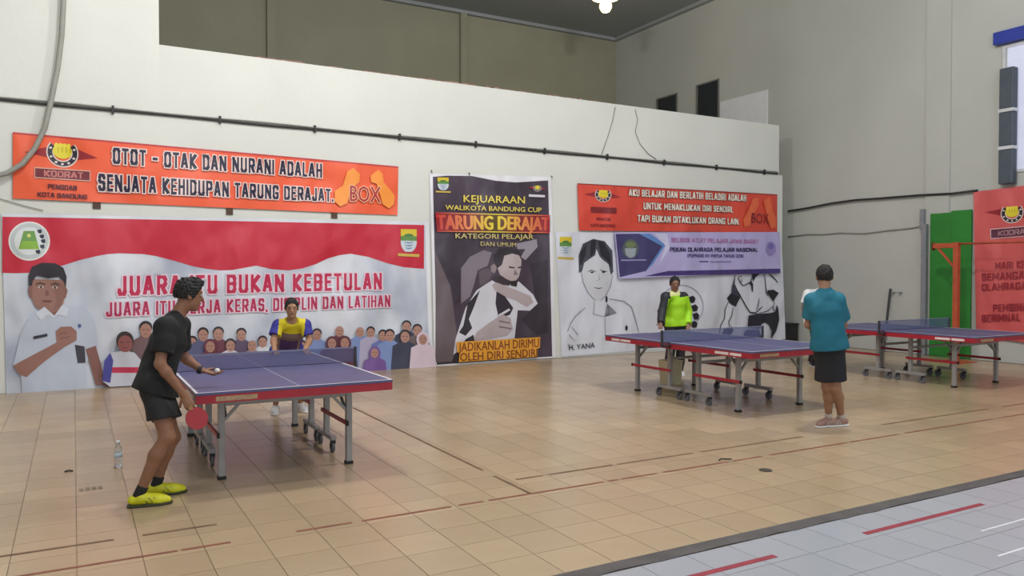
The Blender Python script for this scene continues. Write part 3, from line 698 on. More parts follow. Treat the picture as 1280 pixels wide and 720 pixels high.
def crest(sh, cu, cv, w, h, sk=0.02):
    y = lambda f: cv - h / 2 + h * f
    def shield(f0, f1):
        L = []; Rr = []
        for k in range(9):
            f = f0 + (f1 - f0) * k / 8; hw = w / 2 * (1 if f < 0.55 else math.sqrt(max(0.0, 1 - ((f - 0.55) / 0.46) ** 2)))
            L.append((cu - hw, y(f) - sk * hw)); Rr.append((cu + hw, y(f) + sk * hw))
        return L + Rr[::-1]
    shapes = [(shield(0, 0.3), (214, 190, 52)), (shield(0.3, 0.5), (92, 140, 70)), (shield(0.5, 0.98), (200, 208, 216))]
    for f in (0.56, 0.68, 0.8): shapes.append((stroke([(cu - w * 0.38 * (1.3 - f), y(f)), (cu, y(f) + 1), (cu + w * 0.38 * (1.3 - f), y(f))], h * 0.05), (84, 120, 170)))
    shapes.append((ell(cu, y(0.3), w * 0.3, h * 0.1, 12, 180, 360), (60, 116, 60)))
    shapes.append(([(cu - w * 0.68, y(1.04)), (cu + w * 0.68, y(1.08)), (cu + w * 0.66, y(1.2)), (cu - w * 0.66, y(1.16))], (206, 178, 84)))
    sh.art('crest', shapes)

# ---- orange banner over the red one
A = Sheet('banner', 'long orange banner with dark slogan above the red and white banner', [(16, 165), (498, 208), (497, 269), (16, 248)], PM((236, 96, 58)), off=0.03, amp=0.005, nu=48, nv=10)
for u, v in ((121, 253), (287, 261), (418, 266)):
    q = onY(u, v, YB - 0.02); boxo('batten', (q.x - 0.05, YB - 0.02, q.z - 0.09), (q.x + 0.05, YB - 0.002, q.z + 0.1), M('brown_wood', (82, 62, 50), 0.7), A.e)
A.art('border', [([(16, 165), (498, 208), (498, 210), (16, 167.5)], (190, 60, 60))])
emblem(A, 78, 191, 17, 0.09)
A.art('name_plate', [([(43, 209), (113, 213.5), (113, 227), (43, 222.5)], (214, 170, 150)), ([(44, 210.3), (112, 214.7), (112, 225.7), (44, 221.3)], (112, 32, 44))])
block(A, 'KODRAT', [(55, 212.6), (104, 215.8), (104, 223.6), (55, 220.6)], (196, 120, 116), None, 0.22)
block(A, 'PENGCAB', [(60, 230), (96, 232.3), (96, 238.2), (60, 236)], (84, 32, 46), None, 0.2)
block(A, 'KOTA BANDUNG', [(47, 240), (109, 243.6), (109, 249), (47, 246)], (84, 32, 46), None, 0.2)
navy = (34, 28, 58)
block(A, 'OTOT \u2013 OTAK DAN NURANI ADALAH', [(141, 184.5), (402, 204.8), (402, 222.6), (141, 205)], navy, (236, 214, 208), 0.25, 0.06)
block(A, 'SENJATA KEHIDUPAN TARUNG DERAJAT.', [(123, 217), (416, 236.5), (416, 252.7), (123, 239)], navy, (236, 214, 208), 0.25, 0.06)
gold = (244, 150, 58)
def fists(sh, ox, oy, sc, L, Rr, col=gold):
    sh.art('printed_fist', [(crop(L, ox, oy, sc), col)]); sh.art('printed_fist', [(crop(Rr, ox, oy, sc), col)])
FL = [(600, 200), (635, 180), (672, 215), (668, 260), (620, 300), (612, 340), (600, 380), (560, 397), (530, 370), (530, 310), (575, 280)]
FR = [(730, 225), (775, 190), (800, 215), (805, 260), (840, 300), (868, 340), (862, 385), (835, 408), (800, 385), (785, 330), (765, 270), (735, 260)]
fists(A, 300, 170, 4.5, FL, FR)
A.text('BOX', [(437, 232), (475, 234), (475, 253.5), (437, 251.5)], (168, 34, 40), (236, 190, 150), 0.01, 0.03)

# ---- red and white banner
Bn = Sheet('banner', 'large red and white banner with pink slogan and a crowd of printed people', [(2, 267), (536, 277), (541, 461), (8, 493)], PM((218, 222, 232), clouds=(168, 176, 194), name='print_backdrop'), off=0.02, amp=0.010, seed=1.3, nu=50, nv=24)
Bn.art('border', [([(2, 267), (536, 277), (536, 281.5), (2, 270.5)], (214, 218, 226)), ([(531, 277), (536, 277), (541, 461), (537, 461.5)], (226, 228, 234))])
red = (196, 40, 62)
edge = [(3, 341), (20, 341.5), (36, 341), (79, 331.6), (100, 325), (121, 320), (135, 317.5), (149, 316.5), (180, 317.6), (195, 320), (218, 326), (240, 332.5), (258, 336), (275, 338), (290, 337.5), (320, 332), (340, 336.5), (360, 338), (378, 335.5), (395, 330), (410, 323), (424, 319), (438, 317), (460, 321), (484, 329), (505, 334), (530, 336)]
Bn.art('red_field', [([(3, 271)] + edge + [(530, 281.3), (265, 275.8)], red)])
Bn.art('emblem', [(ell(36.6, 301.4, 26, 24.5, 28), (226, 226, 222)), (ell(36.6, 301.4, 24, 22.6, 28), (190, 198, 200)), (ell(36.6, 301.4, 18.5, 17.5, 24), (214, 220, 220)),
    (crop([(210, 240), (305, 240), (350, 402), (165, 402)], 0, 255, 7.11), (104, 150, 72)), (crop([(200, 330), (330, 330), (350, 402), (165, 402)], 0, 255, 7.11), (132, 176, 56)), (ell(36.2, 294.5, 2.4, 2.4, 10), (206, 214, 120))] +
    [(crop([(x - 22, y - 12), (x + 14, y - 20), (x + 22, y + 6), (x + 6, y + 22), (x - 16, y + 10)], 0, 255, 7.11), (30, 34, 58)) for x, y in ((352, 243), (372, 288), (384, 330), (376, 378), (338, 424))])
crest(Bn, 510.5, 301, 20, 29)
pink = (190, 36, 78)
block(Bn, 'JUARA ITU BUKAN KEBETULAN', [(147, 345), (477, 341), (477, 362), (147, 370)], pink, (226, 206, 220), 0.19, 0.07, 0.75)
block(Bn, 'JUARA ITU KERJA KERAS, DISIPLIN DAN LATIHAN', [(132.5, 378), (487.5, 368.7), (487.5, 383.5), (132.5, 396)], (178, 40, 84), (226, 206, 220), 0.16, 0.08, 0.8)
skin1, skin2 = (150, 108, 96), (134, 92, 84)
cr = lambda p: crop(p, 0, 300, 3.6)
Bn.art('printed_man', [
    (cr([(205, 300), (140, 335), (95, 420), (60, 560), (95, 600), (100, 690), (395, 690), (385, 560), (435, 480), (425, 370), (380, 305), (285, 295)]), (188, 196, 212)),
    (cr([(185, 270), (275, 270), (285, 310), (240, 350), (190, 315)]), skin2),
    (cr([(135, 210), (140, 260), (160, 300), (195, 325), (225, 330), (255, 320), (285, 285), (297, 230), (295, 180), (140, 175)]), skin1),
    (cr([(130, 215), (128, 160), (145, 120), (190, 102), (250, 105), (285, 125), (300, 165), (296, 225), (288, 190), (265, 165), (215, 172), (165, 160), (148, 185), (143, 215)]), (40, 36, 42)),
    (cr([(133, 205), (126, 225), (134, 258), (146, 262), (146, 205)]), skin2), (cr([(294, 205), (304, 228), (296, 260), (284, 262), (286, 205)]), skin2),
    (cr([(240, 180), (285, 190), (290, 240), (275, 290), (240, 322), (255, 270)]), (138, 98, 88)),
    (stroke(cr([(160, 200), (180, 193), (205, 200)]), 1.7), (46, 36, 40)), (stroke(cr([(228, 201), (250, 195), (270, 203)]), 1.7), (46, 36, 40)),
    (ell(*cr([(184, 212)])[0], 3.6, 1.5, 12), (200, 186, 178)), (ell(*cr([(247, 214)])[0], 3.6, 1.5, 12), (200, 186, 178)), (ell(*cr([(185, 212)])[0], 1.4, 1.5, 10), (40, 28, 28)), (ell(*cr([(247, 214)])[0], 1.4, 1.5, 10), (40, 28, 28)),
    (cr([(205, 225), (217, 224), (222, 250), (203, 250)]), (122, 82, 74)), (cr([(190, 270), (235, 272), (230, 280), (195, 278)]), (112, 58, 60)),
    (cr([(200, 300), (160, 330), (185, 360), (215, 335), (240, 352), (262, 335), (300, 345), (310, 305), (280, 292), (245, 340)]), (206, 212, 224)),
    (cr([(385, 490), (430, 475), (455, 560), (465, 620), (500, 640), (490, 660), (430, 650), (415, 590)]), skin2),
    (cr([(60, 565), (95, 545), (255, 460), (250, 410), (275, 390), (320, 388), (345, 410), (345, 450), (290, 480), (200, 545), (120, 615), (90, 605)]), skin1),
    (cr([(262, 420), (300, 412), (302, 418), (264, 428)]), skin2), (cr([(268, 440), (312, 432), (312, 438), (270, 447)]), skin2),
    (cr([(337, 470), (380, 478), (385, 550), (350, 552)]), (56, 54, 64)), (cr([(150, 433), (213, 420), (214, 432), (152, 446)]), (48, 50, 66)),
    (cr([(350, 380), (362, 376), (366, 390), (354, 394)]), (70, 90, 150))])
def small_person(u, v, r, shirt, bottom, kind=0, sk=(172, 130, 116), w=2.2):
    sh = [([(u - r * 0.5, v + r * 0.8), (u - r * w, v + r * 1.7), (u - r * (w + 0.35), bottom), (u + r * (w + 0.35), bottom - 0.6), (u + r * w, v + r * 1.7), (u + r * 0.5, v + r * 0.8)], shirt)]
    if kind == 1: sh.append((ell(u, v + 0.15 * r, r * 1.22, r * 1.45, 16), shirt if isinstance(shirt, tuple) else shirt))
    elif kind == 0: sh.append((ell(u, v - 0.36 * r, r * 0.92, r * 0.88, 16), (44, 38, 42)))
    sh.append((ell(u, v + 0.14 * r, r * 0.80, r * 1.0, 16), sk))
    sh.append((stroke([(u - 0.5 * r, v - 0.02 * r), (u - 0.15 * r, v)], 0.16 * r), (66, 44, 44))); sh.append((stroke([(u + 0.15 * r, v), (u + 0.5 * r, v)], 0.16 * r), (66, 44, 44)))
    sh.append((stroke([(u - 0.25 * r, v + 0.62 * r), (u + 0.28 * r, v + 0.62 * r)], 0.12 * r), (110, 56, 58)))
    Bn.art('printed_person', sh, layer=Bn.k + 0.4)
base = Bn.k
lb, mb, dk, mr, wh = (126, 146, 196), (104, 118, 176), (52, 54, 74), (110, 58, 72), (206, 208, 216)
crowd = [(182, 412, 9, (118, 92, 96), 475, 0), (240, 428, 7, (84, 84, 120), 470, 0), (253.5, 418, 7.5, (88, 92, 128), 468, 0), (272.5, 417, 7.5, mr, 468, 0), (301, 418, 7, (100, 84, 110), 466, 0), (327.5, 427, 6.5, wh, 464, 0),
         (395, 418, 6.5, lb, 466, 0), (423, 413, 6.8, mr, 466, 2), (448.7, 414, 6.5, lb, 465, 2), (462, 415, 6, (176, 170, 196), 464, 0), (506.7, 408, 6.5, dk, 462, 0), (520, 412.5, 6.5, (108, 92, 92), 461, 0),
         (262, 432, 7, (104, 50, 66), 469, 1), (287, 431, 7, (206, 196, 206), 468, 0), (314, 431, 7, (150, 134, 140), 466, 2), (413, 428, 6.5, (92, 50, 66), 466, 1), (429, 427.5, 6.5, (96, 52, 66), 466, 1), (476.7, 419, 6.2, mb, 464, 0), (485, 419, 6.8, lb, 464, 0),
         (504, 420, 7, (58, 62, 82), 462.5, 0), (526, 423, 6.6, (214, 196, 210), 461.5, 1), (466, 440, 6.0, (118, 84, 150), 465, 1), (375, 432, 6.5, lb, 467, 0)]
for c in crowd: small_person(*c)
Bn.art('printed_person', [(crop([(150, 480), (120, 520), (110, 620), (150, 650), (310, 640), (305, 520), (270, 480), (222, 470)], 100, 320, 4), (196, 198, 210)), (crop([(150, 480), (120, 520), (110, 620), (150, 630), (165, 520)], 100, 320, 4), (72, 70, 150)),
    (crop([(160, 552), (300, 552), (303, 580), (158, 580)], 100, 320, 4), (190, 50, 80)), (ell(155.5, 425, 11, 11.5), (52, 44, 46)), (ell(156, 429, 9, 10.5), (142, 84, 84)), (stroke([(150, 427), (154, 427)], 1.4), (66, 44, 44)), (stroke([(158, 427), (162, 427)], 1.4), (66, 44, 44)), (stroke([(152, 434), (160, 434)], 1.2), (100, 50, 54))])

# ---- dark tall poster
Cn = Sheet('poster', 'tall dark purple poster of a fighter with yellow championship lettering', [(537, 217), (689, 221), (695, 447), (543, 459)], PM((226, 226, 232)), off=0.02, amp=0.008, seed=2.2, nu=24, nv=30)
Cn.art('print_field', [([(541, 221), (560, 219.5), (590, 220), (620, 226), (645, 228), (685, 225.5), (690.5, 445.5), (546, 456)], PM((76, 64, 80), clouds=(58, 48, 60), name='print_dark_field'))])
cc = lambda p: crop(p, 540, 260, 3.6)
Cn.art('printed_backdrop', [(cc([(15, 200), (80, 350), (100, 480), (115, 600), (90, 690), (15, 695)]), (104, 92, 98)), (cc([(60, 130), (130, 150), (140, 220), (125, 330), (130, 420), (100, 440), (80, 330)]), (60, 50, 62)),
    (cc([(130, 270), (170, 220), (230, 190), (270, 200), (250, 260), (205, 280), (190, 340), (170, 400), (130, 430)]), (130, 120, 132)), (cc([(210, 285), (250, 270), (275, 290), (250, 340), (215, 350)]), (96, 84, 94)),
    (cc([(380, 160), (470, 140), (475, 175), (420, 235), (400, 220), (420, 185), (385, 185)]), (150, 142, 154)), (cc([(440, 250), (520, 230), (520, 560), (470, 570), (400, 500), (470, 440)]), (52, 44, 54))])
Cn.art('printed_fighter', [
    (cc([(270, 325), (200, 370), (150, 450), (105, 590), (95, 660), (180, 600), (370, 590), (385, 460), (440, 462), (475, 430), (455, 390), (390, 330), (360, 345), (300, 340)]), (208, 208, 218)),
    (cc([(215, 370), (160, 430), (150, 480), (170, 485), (140, 530), (120, 560), (150, 575), (180, 540), (165, 500), (190, 440)]), (44, 38, 48)),
    (cc([(290, 370), (330, 400), (365, 450), (350, 480), (300, 500), (285, 430)]), (50, 42, 54)), (cc([(298, 480), (345, 452), (352, 460), (300, 490)]), (206, 206, 214)),
    (cc([(280, 300), (340, 320), (350, 350), (300, 345), (270, 325)]), (60, 50, 58)),
    (cc([(290, 255), (300, 215), (340, 195), (385, 200), (402, 235), (400, 270), (390, 310), (370, 335), (335, 320), (305, 300)]), (182, 168, 170)),
    (cc([(280, 260), (278, 215), (300, 185), (345, 178), (390, 190), (400, 215), (360, 205), (325, 215), (315, 255), (295, 270)]), (46, 40, 48)),
    (cc([(262, 262), (280, 250), (292, 270), (280, 295), (265, 285)]), (140, 126, 130)),
    (cc([(345, 262), (372, 266), (370, 272), (346, 269)]), (52, 40, 44)), (cc([(385, 266), (402, 262), (401, 270), (386, 272)]), (52, 40, 44)), (cc([(372, 275), (386, 300), (366, 302)]), (132, 116, 120)),
    (cc([(345, 330), (385, 325), (380, 355), (355, 350)]), (48, 40, 46)),
    (cc([(268, 345), (290, 335), (380, 370), (440, 395), (455, 425), (425, 445), (375, 415), (340, 405), (280, 370)]), (176, 162, 166)),
    (cc([(250, 520), (315, 478), (352, 495), (362, 545), (335, 575), (250, 590), (180, 598), (200, 560)]), (172, 158, 162)),
    (cc([(300, 505), (350, 515), (350, 521), (300, 512)]), (108, 94, 100)), (cc([(300, 530), (355, 540), (353, 546), (300, 537)]), (108, 94, 100)),
    (cc([(150, 590), (185, 570), (190, 600), (110, 700), (90, 690)]), (40, 34, 42))])
crest(Cn, 553.5, 230, 14, 16); emblem(Cn, 671, 235, 4.2, 0.03)
Cn.art('name_plate', [([(660, 243), (680, 244), (680, 247), (660, 246)], (216, 212, 220))])
yel = (226, 206, 90); tan = (206, 190, 120)
Cn.text('KEJUARAAN', [(578.6, 244), (655, 245.8), (655, 254.5), (578.6, 252.7)], yel, None, 0.02)
Cn.text('WALIKOTA BANDUNG CUP', [(555.7, 256.3), (675.5, 259.7), (675.5, 265.4), (555.7, 262.2)], yel, None, 0.02)
gx0, gx1 = Cn.st(543, 280)[0], Cn.st(686, 280)[0]
gm = PM((220, 90, 60), name='print_red_yellow', grad=[(gx0, (196, 44, 52)), (gx0 + (gx1 - gx0) * 0.25, (232, 140, 90)), ((gx0 + gx1) / 2, (232, 216, 60)), (gx0 + (gx1 - gx0) * 0.75, (232, 150, 84)), (gx1, (196, 44, 52))])
gr = PM((150, 30, 40), name='print_red_band', grad=[(gx0, (150, 26, 36)), (gx0 + (gx1 - gx0) * 0.3, (126, 46, 50)), ((gx0 + gx1) / 2, (96, 78, 40)), (gx0 + (gx1 - gx0) * 0.7, (126, 46, 50)), (gx1, (150, 26, 36))])
Cn.art('title_band', [([(543, 267.2), (686, 270.6), (686, 290.5), (545, 288.2)], gr)])
Cn.text('TARUNG DERAJAT', [(544.5, 268.8), (685, 272), (684.5, 287.5), (545.6, 286.3)], gm, None, 0.045)
Cn.art('title_rule', [([(543, 265.6), (686, 269), (686, 270.3), (543, 266.9)], gm), ([(545, 288.4), (685, 290.3), (685, 291.6), (545, 289.7)], gm)])
Cn.text('KATEGORI PELAJAR', [(568, 291.8), (665.4, 293.2), (665.4, 299), (568, 297.9)], tan, None, 0.02)
Cn.text('DAN UMUM', [(599.4, 302), (643.7, 303.6), (643.7, 308.6), (599.4, 307.2)], tan, None, 0.006)
Cn.art('slogan_band', [(cc([(105, 602), (482, 580), (480, 628), (470, 632), (470, 668), (115, 692), (118, 650), (108, 648)]), (222, 156, 52))])
mrn = (122, 58, 34)
Cn.text('JADIKANLAH DIRIMU', [(571.5, 428.6), (672, 422.8), (672, 433.6), (571.5, 439)], mrn, None, 0.01)
Cn.text('OLEH DIRI SENDIRI', [(573.5, 441), (670, 435.6), (670, 445), (573.5, 451)], mrn, None, 0.01)
for u, v in ((539, 213), (586, 216), (689, 220)):
    q = onY(u, v, YB - 0.01); bm = B(); tube(bm, [q, q - Vector((0, 0.03, 0.01)), q - Vector((0, 0.03, 0.05))], 0.008, 6); obj('nail', bm, darkm, Cn.e)

# ---- orange red banner at the right
D = Sheet('banner', 'orange red banner with three white slogan lines above the purple banner', [(722, 229), (972, 243), (972, 291), (724, 288)], PM((214, 74, 58)), off=0.05, amp=0.012, seed=0.4, nu=36, nv=12)
D.art('border', [([(722, 229), (972, 243), (972, 244.3), (722, 230.3)], (140, 44, 44))])
emblem(D, 753.5, 243.5, 8.5, 0.04)
cD = lambda p: crop(p, 720, 225, 4.923)
D.art('name_plate', [(cD([(90, 165), (245, 172), (245, 207), (90, 200)]), (124, 34, 40))])
D.text('PENGCAB', [(745, 272), (762, 272.7), (762, 276), (745, 275.3)], (90, 28, 36)); D.text('KOTA BANDUNG', [(738, 279.5), (768, 280.5), (768, 284.5), (738, 283.5)], (90, 28, 36))
for t, q in (('AKU BELAJAR DAN BERLATIH BELADIRI ADALAH', [(785, 236.3), (931.7, 243.5), (931.7, 251.8), (785, 245)]), ('UNTUK MENAKLUKAN DIRI SENDIRI,', [(803.7, 253), (915, 258.3), (915, 265.6), (803.7, 261.6)]), ('TAPI BUKAN DITAKLUKAN ORANG LAIN.', [(796, 268.7), (922.7, 273.3), (922.7, 280.9), (796, 277.3)])):
    block(D, t, q, (232, 226, 214), (112, 50, 44), 0.18, 0.05, 0.6)
D.art('printed_fist', [(cD([(1080, 115), (1115, 110), (1120, 150), (1100, 190), (1070, 220), (1065, 280), (1030, 290), (1020, 250), (1045, 200), (1065, 160)]), (222, 104, 66))])
D.art('printed_fist', [(cD([(1145, 125), (1185, 108), (1200, 150), (1205, 190), (1228, 240), (1225, 290), (1195, 300), (1180, 260), (1165, 200)]), (222, 104, 66))])
D.text('BOX', [(938, 266), (959.7, 267.5), (959.7, 279.8), (938, 278.5)], (120, 34, 42), None, 0.0)

# ---- large white drawn banner
Fn = Sheet('banner', 'large white banner with ink drawings of a young man and a bending table tennis player', [(694, 290), (977, 292), (982, 424), (702, 446)], PM((216, 219, 230), name='print_white_sheet'), off=0.012, amp=0.006, seed=3.0, nu=40, nv=20)
cF = lambda p: crop(p, 690, 220, 3.13)
ink, gink = (34, 34, 44), (140, 144, 158)
crest(Fn, 707, 308, 15, 24)
Fn.art('drawn_portrait', [
    (cF([(112, 360), (118, 410), (135, 450), (160, 480), (180, 488), (205, 470), (225, 430), (236, 375), (200, 300), (150, 300)]), (206, 208, 216)),
    (cF([(104, 380), (103, 310), (120, 265), (160, 246), (205, 255), (235, 292), (239, 375), (229, 387), (220, 345), (200, 330), (185, 315), (173, 285), (168, 310), (145, 325), (125, 340), (117, 372)]), (70, 72, 84)),
    (cF([(106, 350), (110, 300), (135, 262), (130, 310), (115, 345)]), ink), (cF([(150, 252), (172, 248), (166, 300), (150, 318)]), ink), (cF([(178, 255), (200, 258), (226, 300), (232, 360), (214, 330), (190, 310)]), ink),
    (stroke(cF([(140, 375), (150, 369), (170, 374)]), 1.2), ink), (stroke(cF([(186, 366), (198, 372), (214, 374)]), 1.2), ink), (ell(*cF([(155, 377)])[0], 2.2, 1.0, 8), ink), (ell(*cF([(200, 376)])[0], 2.2, 1.0, 8), ink),
    (stroke(cF([(180, 380), (184, 405), (172, 410)]), 0.7), gink), (stroke(cF([(164, 436), (180, 440), (196, 437)]), 1.0), ink),
    (stroke(cF([(113, 375), (120, 415), (138, 455), (165, 485)]), 0.9), gink), (stroke(cF([(236, 385), (228, 430), (208, 470), (185, 490)]), 0.9), gink),
    (ell(*cF([(212, 482)])[0], 1.3, 4.2, 10), ink),
    (stroke(cF([(128, 515), (90, 548), (72, 575), (58, 610)]), 1.2), gink), (stroke(cF([(222, 480), (280, 490), (310, 512), (325, 560), (338, 612)]), 1.2), gink),
    (stroke(cF([(165, 490), (160, 540), (205, 550)]), 0.9), gink), (stroke(cF([(205, 550), (215, 500), (235, 520), (250, 535)]), 0.9), gink), (stroke(cF([(205, 555), (208, 640)]), 1.0), gink),
    (ell(*cF([(290, 594)])[0], 1.6, 3.4, 10), ink), (stroke(cF([(75, 590), (100, 620)]), 1.2), gink), (stroke(cF([(65, 620), (88, 645)]), 1.2), gink), (stroke(cF([(60, 655), (80, 675)]), 1.2), gink)])
Fn.text('H. YANA', [(710.2, 431.6), (742.8, 428), (742.8, 434), (710.7, 437.6)], (60, 68, 78), None, 0.02)
Fn.art('round_emblem', [(ell(851, 383, 27.5, 27, 36, 0, 359) + ell(851, 383, 26.8, 26.3, 36, 0, 359)[::-1], gink)] +
    [(cF([(x - 13, y - 8), (x + 4, y - 14), (x + 14, y - 4), (x + 10, y + 12), (x - 6, y + 14)]), ink) for x, y in ((545, 482), (555, 516), (560, 548), (553, 580))])
cP = lambda p: crop(p, 890, 330, 7.2)
def ln(*p, w=1.1): return (stroke(cP(p), w), ink)
Fn.art('drawn_player', [
    ln((200, 100), (192, 180), (215, 230), (255, 300), (300, 380), (335, 432), (385, 440), (420, 410), (450, 380), w=1.3), ln((468, 90), (476, 170), (482, 250), (500, 290)), ln((420, 310), (410, 370), (395, 410)), ln((330, 440), (400, 450), (500, 420), (540, 380), w=0.9),
    (cP([(200, 105), (170, 210), (165, 265), (240, 310), (245, 290), (205, 230), (190, 180)]), (58, 60, 80)),
    ln((165, 265), (130, 305), (150, 345), (205, 378), (220, 340), (245, 300), w=1.3), ln((180, 290), (190, 320), (225, 335), w=1.0),
    ln((135, 345), (108, 410), (102, 490), (68, 555), (55, 640)), ln((182, 390), (168, 470), (140, 520), (150, 562)), ln((75, 640), (105, 585), (165, 568), (182, 592), (150, 640), (135, 650), w=1.4),
    ln((225, 120), (250, 170), (270, 195), (300, 185), (340, 160), (360, 105), w=1.2), ln((228, 120), (262, 108), w=1.3), ln((262, 130), (258, 155), (270, 160), w=0.8),
    (cP([(325, 165), (345, 150), (362, 180), (362, 255), (350, 240), (345, 195)]), ink), (cP([(355, 90), (400, 85), (430, 80), (385, 120), (360, 160)]), ink),
    ln((510, 92), (545, 120), (585, 165), w=1.5), ln((490, 240), (545, 235), (588, 262), (560, 300), (545, 335), (510, 280), (490, 250), w=1.3), ln((520, 250), (540, 290), (570, 270), w=1.0), ln((555, 340), (540, 400), (570, 440)),
    (cP([(320, 462), (440, 446), (505, 442), (560, 430), (575, 365), (588, 400), (596, 500), (570, 600), (520, 682), (530, 600), (500, 540), (465, 522), (435, 545), (425, 580), (312, 572)]), (38, 36, 48)),
    (cP([(300, 592), (415, 590), (422, 672), (290, 662), (275, 630)]), (58, 64, 110)), (cP([(415, 590), (440, 670), (410, 676)]), ink)])

# ---- purple banner hung over it
En = Sheet('banner', 'purple and lavender sports week banner hung over the white drawn banner', [(768.5, 290.5), (974, 290), (975.5, 340), (773.5, 348.5)], PM((184, 176, 222)), off=0.09, amp=0.012, seed=5.0, nu=34, nv=10)
En.art('printed_corner', [(cD([(245, 332), (400, 330), (545, 402), (430, 560), (270, 598)]), (66, 62, 110)), (cD([(385, 330), (455, 330), (550, 400), (470, 520), (425, 565), (530, 408)]), (98, 140, 204)), (cD([(480, 330), (560, 330), (575, 420), (510, 520), (550, 405)]), (206, 206, 236)),
    (cD([(565, 560), (1255, 545), (1256, 574), (600, 588), (420, 592)]), (70, 54, 120))])
En.art('emblem', [(ell(788, 311, 10, 12, 16), (84, 96, 96)), (ell(788, 306, 6, 4, 12), (110, 124, 84)), (cD([(300, 420), (370, 420), (360, 470), (330, 480), (305, 460)]), (150, 160, 170))])
En.art('emblem', [(ell(963, 311, 6.5, 9, 16), (150, 138, 196)), (ell(963, 308, 3.5, 4, 12), (120, 104, 180))])
En.art('caption', [(cD([(275, 490), (430, 488), (430, 496), (275, 498)]), (150, 150, 190)), (cD([(757, 499), (812, 499), (812, 505), (757, 505)]), (60, 50, 100)), (cD([(822, 501), (957, 500), (957, 506), (822, 506)]), (130, 118, 170))])
block(En, 'SELEKSI ATLET PELAJAR JAWA BARAT', [(838.8, 297), (947.5, 299.6), (947.5, 304.8), (838.8, 302.6)], (176, 116, 170), None, 0.2)
block(En, 'PEKAN OLAHRAGA PELAJAR NASIONAL', [(836.8, 309.2), (946.5, 309.8), (946.5, 314.8), (836.8, 314.6)], (52, 42, 92), None, 0.24)
block(En, '(POPNAS) XV PAPUA TAHUN 2019', [(858.5, 317.4), (928.6, 318), (928.6, 322), (858.5, 321.6)], (92, 76, 136), None, 0.2)

# ---- salmon banner on the right wall
G = Sheet('banner', 'salmon red banner with horseshoe emblem on the right wall beside the green board', [(1217, 240), (1312, 228), (1312, 432), (1220, 420)], PM((208, 92, 92)), side='right', off=0.06, amp=0.01, seed=1.0, nu=14, nv=24)
emblem(G, 1265, 266, 12, -0.07)
G.art('name_plate', [([(1238, 286), (1296, 281), (1296, 294.5), (1238.5, 299)], (212, 170, 176)), ([(1239.2, 287.2), (1295, 282.4), (1295, 293.4), (1239.5, 297.8)], (92, 44, 62))])
block(G, 'KODRAT', [(1248, 288.6), (1288, 285.2), (1288, 292), (1248, 295)], (170, 130, 140))
dr = (150, 44, 56)
for t, q in (('MARI KITA', [(1244.5, 328), (1292, 325), (1292, 334.5), (1244.5, 336.5)]), ('SEMANGAT', [(1228, 342), (1288, 338.5), (1288, 348.5), (1228, 351)]), ('OLAHRAGA', [(1228, 355), (1284, 352), (1284, 361.5), (1228, 363.5)]), ('PEMBINAAN', [(1242, 380.5), (1300, 378), (1300, 388), (1242, 389.5)]), ('BERIMNAL', [(1228, 393.5), (1276, 391.5), (1276, 401), (1228, 402.5)])):
    block(G, t, q, dr, None, 0.17, 0.07, 0.7)

